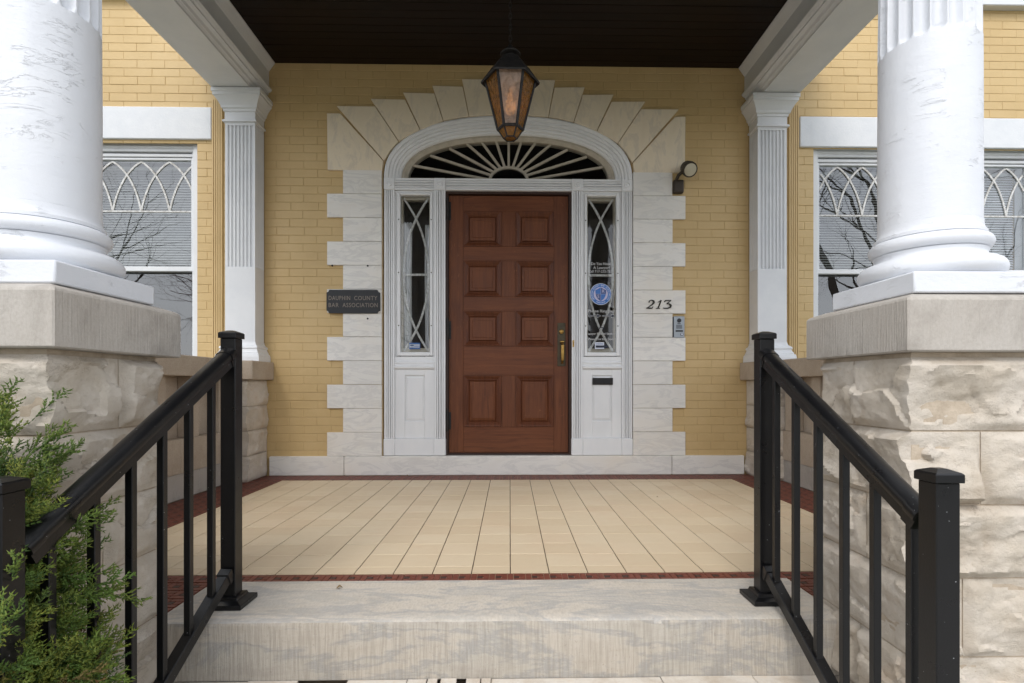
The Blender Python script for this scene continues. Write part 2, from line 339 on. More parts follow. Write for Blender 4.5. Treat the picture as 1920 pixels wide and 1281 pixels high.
def B(x0, x1, y0, y1, z0, z1): return MB().box(x0, x1, y0, y1, z0, z1)
def text(name, s, size, loc, mat, parent, ext=.0006, align='CENTER', shear=0, bold=0, spacing=1, rot=0):
    cu = bpy.data.curves.new(name, 'FONT'); cu.body = s; cu.size = size; cu.extrude = ext; cu.align_x = align; cu.align_y = 'CENTER'
    cu.shear = shear; cu.offset = bold; cu.space_character = spacing; cu.resolution_u = 3
    t = bpy.data.objects.new('tmp', cu); C.objects.link(t)
    dg = bpy.context.evaluated_depsgraph_get(); me = bpy.data.meshes.new_from_object(t.evaluated_get(dg))
    bpy.data.objects.remove(t); bpy.data.curves.remove(cu)
    me.transform(Matrix.Translation(loc) @ Matrix.Rotation(R(90), 4, 'X') @ Matrix.Rotation(rot, 4, 'Z'))
    me.name = name; me.materials.clear()
    return link(name, me, mat, parent)

# ------------------------------------------------------------------ ground
GZ = -.95
struct(B(-150, 150, -150, 6.0, GZ - .3, GZ).build('lawn', 'lawn'))
struct(B(-5.5, 5.5, -9.0, -4.0, GZ - .1, GZ + .012).build('bounce_paving', 'concrete'))  # unseen paving, widened and kept pale to bounce light into the porch
struct(B(-60, 60, -11.5, -9.0, GZ - .1, GZ + .016).build('sidewalk', 'concrete'))
struct(B(-150, 150, -22, -12.6, GZ - .1, GZ + .008).build('road', 'asphalt'))

# ------------------------------------------------------------------ porch floor
XA, XB = -1.14, 1.108                 # ends of the top step
fl = struct(B(-2.34, 2.34, -2.485, 0.0, GZ, -.02).build('porch_floor', 'mortar'))
MB().box(-2.2, 2.2, -2.484, -.02, -.0195, -.0045).box(-2.2, XA - .004, -2.84, -2.484, -.0195, -.0045).box(XB + .004, 2.2, -2.74, -2.484, -.0195, -.0045).build('tile_bed', 'pink_grout', fl)
MB().box(-2.34, -1.15, -2.84, -2.486, GZ, -.02).box(1.12, 2.34, -2.74, -2.486, GZ, -.02).build('floor_edge', 'mortar', fl)
B(-1.83, 1.83, -2.408, -.252, -.0044, -.0032).build('grout_bed', 'grout', fl)
TW = .159; xs = [.012 + TW * k for k in range(-12, 13)]
xs = [x for x in xs if -1.83 < x < 1.83]; xs = [-1.828] + xs + [1.828]
rows = []; y = -2.406; rows.append((y, y + .08)); y += .08
while y < -.27: rows.append((y, min(y + .163, -.254))); y += .163
tcache = {}; loose = MB(); nt_ = 0
for j, (ya, yb) in enumerate(rows):
    for i in range(len(xs) - 1):
        a, b = xs[i] + .0022, xs[i + 1] - .0022
        jy = random.uniform(-.004, .004) if 0 < j < len(rows) - 1 else 0
        c0, c1 = ya + .0012 + (jy if j else 0), yb - .0012 + (jy if 0 < j < len(rows) - 1 else 0)
        if b - a < .02: continue
        if nt_ < 300 and j > 0:
            k = (round(b - a, 3), round(c1 - c0, 3))
            if k not in tcache:
                hx, hy = k[0] / 2, k[1] / 2; e = .0016
                tcache[k] = MB().add([(-hx, -hy, -.004), (hx, -hy, -.004), (hx, hy, -.004), (-hx, hy, -.004), (-hx, -hy, -.0012), (hx, -hy, -.0012), (hx, hy, -.0012), (-hx, hy, -.0012),
                    (-hx + e, -hy + e, 0), (hx - e, -hy + e, 0), (hx - e, hy - e, 0), (-hx + e, hy - e, 0)],
                    [(0, 1, 5, 4), (1, 2, 6, 5), (2, 3, 7, 6), (3, 0, 4, 7), (4, 5, 9, 8), (5, 6, 10, 9), (6, 7, 11, 10), (7, 4, 8, 11), (8, 9, 10, 11)]).mesh('tile')
            o = link('tile', tcache[k], 'cream_tile', fl); nt_ += 1
            o.location = ((a + b) / 2, (c0 + c1) / 2, random.uniform(-.0003, .0002)); o.rotation_euler = (random.uniform(-.0015, .0015), random.uniform(-.0015, .0015), random.uniform(-.004, .004))
        else: loose.box(a, b, c0, c1, -.0042, random.uniform(-.0004, .0004))
loose.build('cut_tile_row', 'cream_tile', fl, stuff=True)
# red key-pattern border: small tiles, joined
red, drk = MB(), MB(); U = .0736
def cell(x, y, flip):
    t = U / 3; g = .0035; z0, z1 = -.005, .0002
    def bx(m, u0, u1, v0, v1):
        if flip: u0, u1, v0, v1 = v0, v1, u0, u1
        m.box(x + u0 * t + g / 2, x + u1 * t - g / 2, y + v0 * t + g / 2, y + v1 * t - g / 2, z0, z1)
    bx(red, 0, 1, 0, 3); bx(red, 1, 3, 2, 3); bx(red, 1, 3, 0, 1); bx(drk, 1, 2, 1, 2); bx(red, 2, 3, 1, 2)
def field(x0, x1, y0, y1):
    ny = max(1, round((y1 - y0) / U)); nx = max(1, round((x1 - x0) / U))
    for i in range(nx):
        for j in range(ny): cell(x0 + i * (x1 - x0) / nx, y0 + j * (y1 - y0) / ny, (i + j) % 2 if ny > 1 else 0)
field(-2.06, 2.06, -.2505, -.032); field(-2.19, -1.832, -2.41, -.26); field(1.832, 2.19, -2.41, -.26)
field(-2.19, 2.19, -2.4885, -2.412); field(-2.19, XA - .008, -2.80, -2.491); field(XB + .008, 2.19, -2.73, -2.491)
red.build('red_border_tiles', 'red_tile', fl, stuff=True); drk.build('dark_border_tiles', 'dark_tile', fl, stuff=True)

# ------------------------------------------------------------------ steps
def noisy_slab(x0, x1, y0, y1, z0, z1, amp=.003, seed=0, nx=90):
    # a slab whose front arris is worn and slightly wavy
    mb = MB(); rows = []
    prof = [(y1, z0), (y1, z1), (y0 + .05, z1), (y0 + .014, z1 - .001), (y0 + .004, z1 - .006), (y0, z1 - .016), (y0, z0)]
    for i in range(nx + 1):
        x = x0 + (x1 - x0) * i / nx; r = []
        for k, (yy, zz) in enumerate(prof):
            n1 = noise.noise(Vector((x * 9, k * 1.3 + seed, 1))); n2 = noise.noise(Vector((x * 31, k * 2 + seed, 4)))
            q = amp * (n1 + .5 * n2) if 2 < k < 6 else 0
            r.append((x, yy + abs(q) * 1.2, zz - abs(q)))
        rows.append(r)
    mb.grid(rows, True); n = len(prof); o = 0
    mb.f.append(tuple(range(n))); e = nx * n; mb.f.append(tuple(range(e, e + n))[::-1]); return mb
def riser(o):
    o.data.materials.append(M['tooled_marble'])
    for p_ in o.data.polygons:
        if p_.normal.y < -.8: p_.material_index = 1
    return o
tag(riser(noisy_slab(XA, XB, -2.846, -2.4895, -.19, .0015, .004).build('stone_step', 'step_marble', smooth=True)),
    'top marble step, wide pale slab with grey veins below the tiled porch floor', 'step')
st2 = thing('stone_step', 'second step of broken white marble pieces under the veined top step', 'step', (0, -3.0, GZ))
x = XA + .004; k = 0
for wd, hh, gap in ((.30, -.004, .002), (.16, .000, .16), (.19, -.002, .004), (.06, .002, .005), (.03, .004, .012), (.05, .006, .032), (.045, .003, .004), (.03, .005, .003), (.55, -.001, .003), (.30, .002, .003), (.25, .0, .0)):
    x1 = min(x + wd, XB - .004)
    if x1 - x > .01: noisy_slab(x, x1, -3.19, -2.8475 + random.uniform(-.004, 0), -.245, -.1885 + hh * .5, .006, k * 5, max(4, int(wd * 60))).build('marble_piece', 'worn_marble', st2, smooth=True)
    x = x1 + gap; k += 1
B(XA + .006, XB - .006, -3.185, -2.4, GZ, -.246).build('step_core', 'mortar', st2)
for i, (ya, lab) in enumerate(((-3.53, 'third marble step, where the lower rail posts stand'), (-3.87, 'fourth marble step above the bottom one'), (-4.21, 'bottom marble step meeting the front path'))):
    z1 = -.38 - .19 * i
    tag(noisy_slab(XA + .004, XB - .004, ya, -3.194 - .34 * i, GZ + .013, z1, .004, 9 + i).build('stone_step', 'step_marble', smooth=True), lab, 'step')

# ------------------------------------------------------------------ brick walls
CH, BL = .0706, .2335
ZS = 2.541
bcache = {}
def brick_mesh(L):
    L = round(L, 3)
    if L not in bcache:
        h, e, f = L / 2, .003, .0018; z = CH / 2 - .0013; h -= .0013
        def ring(ax, az, y): return [(-ax, y, -az), (ax, y, -az), (ax, y, az), (-ax, y, az)]
        v = ring(h, z, .012) + ring(h, z, f) + ring(h - e, z - e, 0)
        q = []
        for b in (0, 4):
            for i in range(4): j = (i + 1) % 4; q.append((b + i, b + j, b + 4 + j, b + 4 + i))
        q.append((8, 9, 10, 11)); me = MB().add(v, q).mesh('brick'); me.materials.append(M['yellow_paint']); bcache[L] = me
    return bcache[L]
def bricks(root, x0, x1, z0, z1, skip, vis, arch_skip=False):
    L = []
    n0 = int(math.floor(z0 / CH)); n1 = int(math.ceil(z1 / CH))
    for r in range(n0, n1):
        za, zb = r * CH, (r + 1) * CH
        off = (BL / 2 if r % 2 else 0) + noise.noise(Vector((r * 1.7, 3, 0))) * .022
        if r % 6 == 5: bl = BL
        else: bl = BL
        k0 = int(math.floor((x0 - off) / bl)) - 1
        for k in range(k0, int((x1 - off) / bl) + 2):
            segs = [(max(x0, k * bl + off), min(x1, (k + 1) * bl + off))]
            for (a, b, c, d) in skip:
                if za > c - .02 and zb < d + .02:
                    ns = []
                    for s, t in segs:
                        if b <= s or a >= t: ns.append((s, t)); continue
                        if s < a: ns.append((s, a))
                        if t > b: ns.append((b, t))
                    segs = ns
            for s, t in segs:
                if arch_skip and abs((s + t) / 2) < 1.12 and (za + zb) / 2 < ZS + .60 * (1 - min(1, abs((s + t) / 2) / 1.12) ** 2.3) ** (1 / 2.3): continue
                if t - s > .03: L.append((s, t, (za + zb) / 2))
    L.sort(key=lambda q: (0 if vis((q[0] + q[1]) / 2, q[2]) else 1, abs((q[0] + q[1]) / 2)))
    rest = MB()
    for i, (s, t, z) in enumerate(L):
        dy = random.uniform(-.0012, .0012); me = brick_mesh(t - s)
        if i < 300:
            o = link('brick', me, None, root); o.matrix_parent_inverse = Matrix(); o.location = Vector(((s + t) / 2, dy, z)) - root.location
            o.rotation_euler = (random.uniform(-.014, .014), random.uniform(-.003, .003), random.uniform(-.004, .004))
        else:
            cx = (s + t) / 2; rest.add([(v.co.x + cx, v.co.y + dy, v.co.z + z) for v in me.vertices], [tuple(p.vertices) for p in me.polygons])
    if rest.v:
        me = bpy.data.meshes.new('brick_field'); me.from_pydata(rest.v, [], rest.f); o = link('brick_field', me, 'yellow_paint', root); o['kind'] = 'stuff'
# arch curve (superellipse) used by wall, trim and fanlight
def arch(a, b, n=48, e=2.3):
    P = []
    for i in range(n + 1):
        t = math.pi * i / n; cx, sz = math.cos(t), math.sin(t)
        P.append((-a * math.copysign(abs(cx) ** (2 / e), cx), ZS + b * abs(sz) ** (2 / e)))
    return P
MY0, MY1 = .0030, .30
wc = thing('brick_wall', 'yellow painted brick wall around the front door, under the dark porch ceiling', 'wall', (0, 0, 0))
mb = MB().box(-2.46, -1.075, MY0, MY1, GZ, ZS).box(1.075, 2.46, MY0, MY1, GZ, ZS).box(-1.075, 1.075, MY0, MY1, GZ, .155)
A = arch(1.075, .548); topz = 5.2
for (xa, za), (xb, zb) in zip(A[:-1], A[1:]):
    mb.prism([(xa, za), (xb, zb), (xb, topz), (xa, topz)], 'y', MY0, MY1)
mb.box(-2.46, -1.075, MY0, MY1, ZS, topz).box(1.075, 2.46, MY0, MY1, ZS, topz)
mb.build('wall_core', 'yellow_joint', wc)
bricks(wc, -2.08, 2.08, .15, 3.52, [(-1.39, 1.39, 0, 2.56), (-1.38, 1.38, 2.56, 2.80), (-1.18, 1.18, 2.8, 2.98), (-.8, .8, 2.9, 3.13)],
       lambda x, z: abs(x) < 2.03 and not (abs(x) < 1.5 and z < 3.0), True)
WIN = {-1: dict(p=.243, e=.204), 1: dict(p=.2237, e=.179)}
for sg, side in ((-1, 'beside the tree reflecting window'), (1, 'beside the paired windows with slatted blinds')):
    p = WIN[sg]; gw = 2 * p['p'] + 2 * p['e']; p['gw'] = gw; X0 = 2.65; X1 = 2.73 + 2 * gw + .27 + .08; p['X1'] = X1
    r = thing('brick_wall', 'yellow painted brick wall ' + side + ' outside the porch', 'wall', (0, 0, 0))
    def S(a, b): return (a, b) if sg > 0 else (-b, -a)
    mb = MB()
    for (a, b, c, d) in ((2.4605, X0, GZ, topz), (X1, 6.5, GZ, topz), (X0, X1, GZ, .86), (X0, X1, 2.85, topz)):
        a, b = S(a, b); mb.box(a, b, MY0, MY1, c, d)
    mb.build('wall_core', 'yellow_joint', r)
    a, b = S(2.40, 5.4); wa, wb = S(X0, X1)
    bricks(r, a, b, .62, 4.6, [(wa, wb, .80, 2.87)], lambda x, z: (abs(x) < 3.45 and z < 4.1 and z > .9) or (sg > 0 and abs(x) < 4.6 and 3.0 < z < 4.1))
    a, b = S(2.52, X1 + .13); zl = (2.852, 3.125) if sg < 0 else (2.832, 3.095)
    B(a, b, -.022, .29, *zl).build('lintel', 'white_stone_paint', r, bevel=.006)
    a, b = S(X0 - .02, X1 + .05); B(a, b, -.06, .2, .78, .86).build('window_sill', 'white_stone_paint', r, bevel=.006)
    a, b = S(3.14, 5.2); B(a, b, -.07, .2, 4.045, 4.16).build('upper_sill', 'white_stone_paint', r, bevel=.006)
    # grooved board behind the pilaster
    x0, x1 = S(2.425, 2.515); pts = [(x0, -.001)]; n = 5
    for i in range(n):
        u = x0 + (x1 - x0) * (i + .0) / n; wv = (x1 - x0) / n
        pts += [(u + wv * .06, -.022), (u + wv * .72, -.022), (u + wv * .80, -.012), (u + wv * .96, -.012)]
    pts += [(x1, -.001)]
    tag(MB().prism(pts, 'z', .97, 3.19).build('trim_board', 'yellow_paint'), 'yellow grooved trim board between %s and the white pilaster' % ('the tree reflecting window' if sg < 0 else 'the paired windows'), 'trim board', 'grooved boards behind the pilasters')

# dark room behind the glass
rm = MB().box(-6.3, 6.3, 2.6, 2.7, GZ, 3.7).box(-6.3, 6.3, .302, 2.6, -.3, -.2).box(-6.3, 6.3, .302, 2.6, 3.6, 3.7).box(-6.4, -6.3, .302, 2.7, GZ, 3.7).box(6.3, 6.4, .302, 2.7, GZ, 3.7)
for x in (-1.5, 1.5): rm.box(x - .05, x + .05, .302, 2.6, -.2, 3.6)
struct(rm.build('interior_room', 'dark_room'))

# ------------------------------------------------------------------ sash windows
def sash_window(xc, gw, pitch, edge, label, mull):
    t = thing('sash_window', label, 'window', (xc, .06, .86), 'gothic headed sash windows')
    x0, x1 = xc - gw / 2, xc + gw / 2; ztop, zmeet, zbot = 2.71, 1.775, .93
    f = MB().box(x0 - .08, x0 - .025, .035, .20, .861, 2.849).box(x1 + .025, x1 + .08, .035, .20, .861, 2.849)
    f.box(x0 - .025, x1 + .025, .05, .20, 2.775, 2.849).box(x0 - .0252, x1 + .0252, .042, .20, 2.80, 2.825).box(x0 - .025, x1 + .025, .06, .2, .861, .90)
    f.build('frame', 'white_trim', t, bevel=.004)
    MB().box(x0 - .025, x0 - .006, .055, .2, .90, 2.775).box(x1 + .006, x1 + .025, .055, .2, .90, 2.775).box(x0 - .006, x1 + .006, .062, .2, 2.735, 2.762).build('storm_frame', 'white_trim', t, bevel=.003)
    up = MB().box(x0 - .006, x0 + .012, .07, .11, zmeet, 2.73).box(x1 - .012, x1 + .006, .07, .11, zmeet, 2.73).box(x0 + .012, x1 - .012, .07, .11, ztop, 2.73).box(x0 - .006, x1 + .006, .064, .115, zmeet - .024, zmeet + .016).build('upper_sash', 'white_trim', t, bevel=.003)
    B(x0 + .004, x1 - .004, .0905, .0935, zmeet + .01, ztop + .008).build('pane', 'window_glass', up)
    zb = 2.27
    B(x0 + .012, x1 - .012, .082, .0895, zb - .006, zb + .008).build('glazing_bar', 'tracery_white', up)
    k0 = int(edge / pitch + 1); xsn = [x0 + edge + pitch * k for k in range(-2, 6)]
    for q in xsn:
        for d in (-1, 1):
            pts = []
            for i in range(13):
                u = i / 12 * math.pi / 2; tt = i / 12; px = q + d * pitch * (.60 * (1 - math.cos(u)) + .40 * tt); pz = zb + (ztop - zb - .010) * (.60 * math.sin(u) + .40 * tt)
                if x0 + .012 <= px <= x1 - .012: pts.append((px, pz))
            if len(pts) > 2: MB().ribbon(pts, .0145, .0815 + .002 * (d > 0), .0892).build('tracery_bar', 'tracery_white', up)
    lo = MB().box(x0 - .006, x0 + .016, .1155, .15, zbot, zmeet - .0).box(x1 - .016, x1 + .006, .1155, .15, zbot, zmeet).box(x0 + .016, x1 - .016, .1155, .15, zbot - .03, zbot + .02).build('lower_sash', 'white_trim', t, bevel=.003)
    B(x0 + .01, x1 - .01, .131, .134, zbot + .01, zmeet + .01).build('pane', 'window_glass', lo)
    if mull: B(mull[0], mull[1], .03, .2, .861, 2.849).build('mullion', 'white_trim', t, bevel=.006)
    return t
def blind(x0, x1, z0, z1, mat, label, ang):
    mb = MB(); z = z0
    while z < z1:
        c_, s_ = math.cos(ang) * .0125, math.sin(ang) * .0125
        mb.add([(x0, .215 - c_, z - s_), (x1, .215 - c_, z - s_), (x1, .215 + c_, z + s_), (x0, .215 + c_, z + s_),
                (x0, .215 - c_, z - s_ + .001), (x1, .215 - c_, z - s_ + .001), (x1, .215 + c_, z + s_ + .001), (x0, .215 + c_, z + s_ + .001)],
               [(0, 3, 2, 1), (4, 5, 6, 7), (0, 1, 5, 4), (1, 2, 6, 5), (2, 3, 7, 6), (3, 0, 4, 7)]); z += .0225
    t = thing('window_blind', label, 'blind', (x0, .215, z0))
    mb.build('slats', mat, t, stuff=True); B(x0, x1, .2, .235, z1 + .0135, z1 + .045).build('head_rail', mat, t)
for sg in (-1, 1):
    p = WIN[sg]; gw = p['gw']
    for k in (0, 1):
        xc = sg * (2.73 + gw / 2 + k * (gw + .27)); inner = 2.73 + gw + .08; outer = 2.73 + gw + .27 - .08
        labs = {(-1, 0): 'sash window with pointed tracery reflecting bare trees, beside yellow trim board', (-1, 1): 'sash window further from the door, its twin reflects bare trees',
                (1, 0): 'sash window with dark slatted blinds, between the yellow trim board and the fluted column', (1, 1): 'sash window with pale closed blinds, on the far side of the fluted column from the door'}
        sash_window(xc, gw, p['p'], p['e'], labs[(sg, k)], ((inner * sg, outer * sg) if k == 0 else None))
        bl = {(-1, 0): 'grey slatted blind behind the upper tree reflecting pane', (-1, 1): 'grey slatted blind in the window farthest left of the door wall', (1, 0): 'dull slatted blind in window beside yellow trim board', (1, 1): 'pale slatted blind in window past the fluted column'}
        blind(xc - gw / 2 - .005, xc + gw / 2 + .005, 1.80, 2.66, 'pale_blind' if (sg, k) == (1, 1) else 'blind', bl[(sg, k)], .85 if (sg, k) == (1, 1) else (.8 if sg < 0 else .6))

# ------------------------------------------------------------------ marble base course along the wall
bc = thing('base_course', 'low marble base course along the foot of the door wall', 'base course', (0, -.02, 0))
for a, b in ((-2.03, -1.402), (-1.398, 1.402), (1.406, 2.03)):
    B(a, b, -.03, .10, .0, .163).build('marble_slab', 'marble', bc, bevel=.005)

# ------------------------------------------------------------------ stone door surround
ss = thing('stone_surround', 'pale marble quoins and stepped arch stones framing the white doorway', 'stone surround', (0, -.02, .163))
QY = -.021
q0, qh = .1645, .2032
for sg in (-1, 1):
    for i in range(12):
        long = i % 2 == 0
        a, b = 1.083, (1.545 if sg < 0 else 1.522) if long else 1.41
        if sg > 0: a = 1.07
        x0, x1 = (a, b) if sg > 0 else (-b, -a)
        B(x0, x1, QY - random.uniform(0, .003), .02, q0 + i * qh + .0012, q0 + (i + 1) * qh - .0012).build('quoin', 'marble', ss, bevel=.0025)
def px2(x, y): return ((x / 4.926 + 600 - 954) / 218., .766 + (723 - (y / 4.926 + 140)) / 218.)
vous = [[(83, 385), (205, 385), (598, 818), (585, 905), (90, 905)],
        [(170, 317), (520, 317), (735, 638), (660, 720), (602, 815)],
        [(480, 248), (795, 252), (932, 532), (830, 580), (738, 636)],
        [(775, 187), (1062, 192), (1142, 445), (1035, 485), (935, 530)],
        [(1042, 120), (1322, 126), (1378, 402), (1260, 418), (1145, 444)]]
def shrink(P, d):
    cx = sum(p[0] for p in P) / len(P); cz = sum(p[1] for p in P) / len(P); o = []
    for x, z in P:
        v = Vector((cx - x, cz - z)); o.append((x + v.x / v.length * d, z + v.y / v.length * d))
    return o
ARO = arch(1.063, .536, 96)
for sg in (-1, 1):
    for P in vous:
        Q = shrink([px2(*p) for p in P], .0018)
        if sg > 0: Q = [(-x * (.985 if abs(x) > 1.5 else 1), z) for x, z in Q][::-1]
        MB().prism(Q, 'y', QY - random.uniform(0, .004), .02).build('voussoir', 'warm_lit_stone', ss, bevel=.0025)
kL = px2(1315, 60); kB = px2(1380, 402); km = px2(1560, 387)
MB().prism(shrink([kL, (-kL[0], kL[1]), (-kB[0], kB[1]), (-km[0], km[1]), (0, km[1] + .003), km, kB], .001), 'y', QY - .003, .02).build('keystone', 'warm_lit_stone', ss, bevel=.0025)
hl = MB()
for x, z in ((-1.5, 1.785), (-1.20, 1.785), (-1.20, 1.335)): hl.tube([(x, QY - .0042, z), (x, QY, z)], .008, 10)
hl.build('bolt_holes', 'hole', ss, stuff=True)

# ------------------------------------------------------------------ white door frame
df = thing('door_frame', 'white reeded door frame with fanlight and two sidelights', 'door frame', (0, 0, .163))
def reed(x0, x1, yf, yb, n):
    pts = [(x0, yb), (x0, yf)]; wv = (x1 - x0)
    g = wv * .16; inner0, inner1 = x0 + g, x1 - g; pw = (inner1 - inner0) / n
    for i in range(n):
        a = inner0 + i * pw
        pts += [(a, yf), (a + pw * .12, yf + .011), (a + pw * .24, yf + .002), (a + pw * .5, yf - .001), (a + pw * .76, yf + .002), (a + pw * .88, yf + .011)]
    pts += [(inner1, yf), (x1, yf), (x1, yb)]; return pts
FY = -.008
for sg in (-1, 1):
    for a, b, n in ((.977, 1.064, 3), (.5436, .636, 3)):
        x0, x1 = (a, b) if sg > 0 else (-b, -a)
        MB().prism(reed(x0, x1, FY, .14, n), 'z', .312, 2.4395).build('reeded_post', 'white_door_trim', df, bevel=0)
        cb = B(x0 - .002, x1 + .002, FY - .008, .14, 2.4405, 2.541).build('corner_block', 'white_door_trim', df, bevel=.003)
        cx = (x0 + x1) / 2; rows = []
        for rr, yy in ((.0, -.009), (.008, -.009), (.011, -.005), (.016, -.004), (.020, -.010), (.024, -.0085), (.026, 0)):
            rows.append([(cx + rr * math.cos(k * math.pi / 10), FY - .008 + yy, 2.49 + rr * math.sin(k * math.pi / 10)) for k in range(20)])
        MB().grid(rows, True).build('rosette', 'white_door_trim', cb, smooth=True)
        B(x0 - .004, x1 + .004, FY - .012, .14, .166, .311).build('base_block', 'white_door_trim', df, bevel=.006)
def reed_z(z0, z1, yf, yb): return [(y, x) for x, y in reed(z0, z1, yf, yb, 3)]
for a, b in ((-.974, -.639), (-.5405, .5405), (.639, .974)):
    MB().prism(reed_z(2.4405, 2.5405, FY, .14), 'x', a, b).build('transom_bar', 'white_door_trim', df)
# arch trim (five reeds) and beige fan frame
def band(a0, b0, a1, b1, prof, n=96):
    O, I = arch(a0, b0, n), arch(a1, b1, n); rows = []
    for (xo, zo), (xi, zi) in zip(O, I):
        rows.append([(xo + (xi - xo) * t, y, zo + (zi - zo) * t) for t, y in prof])
    mb = MB().grid(rows, True); k = len(prof); mb.f += [tuple(range(k)), tuple(range(n * k, n * k + k))[::-1]]; return mb
prof = [(0, .12), (0, -.014), (.10, -.020), (.24, -.016), (.27, -.006), (.30, -.012), (.44, -.010), (.47, .002), (.50, -.004), (.62, -.002), (.65, .010), (.68, .004), (.80, .008), (.83, .020), (.87, .016), (.96, .022), (1, .034), (1, .12)]
band(1.064, .537, .925, .392, prof).build('arch_trim', 'white_door_trim', df)
fan = band(.925, .392, .872, .348, [(0, .12), (0, .040), (.4, .034), (1, .052), (1, .12)]).build('fanlight', 'fan_beige', df)
B(-.925, .925, .03, .12, 2.5415, 2.556).build('fan_sill', 'fan_beige', fan)
Gp = arch(.90, .372, 64)
MB().prism([(x, z) for x, z in Gp] , 'y', .085, .088).build('pane', 'door_glass', fan)
hubc = (0, 2.547)
HB = [(.165 * math.cos(t), 2.556 + .112 * math.sin(t)) for t in [math.pi * i / 24 for i in range(25)]]
MB().ribbon(HB, .022, .06, .084).build('hub', 'fan_beige', fan)
tips = [(770.5, 305.4), (805, 286.5), (841.6, 273), (874, 263.5), (902.5, 259.8), (930, 258), (954, 258.5)]
hubs = [(918, 331), (921, 322.5), (926, 317), (932.5, 312.5), (939.5, 310), (947, 309), (954, 309)]
for (tx, tz), (hx, hz) in zip(tips, hubs):
    a = ((tx - 954) / 218, .766 + (723 - tz) / 218); b = ((hx - 954) / 218, .766 + (723 - hz) / 218)
    for sg in ((-1, 1) if tx < 953 else (1,)):
        MB().bar((a[0] * -sg, a[1]), (b[0] * -sg, b[1] - .004), .0215, .022, .073).build('glazing_bar', 'fan_beige', fan, bevel=.004)
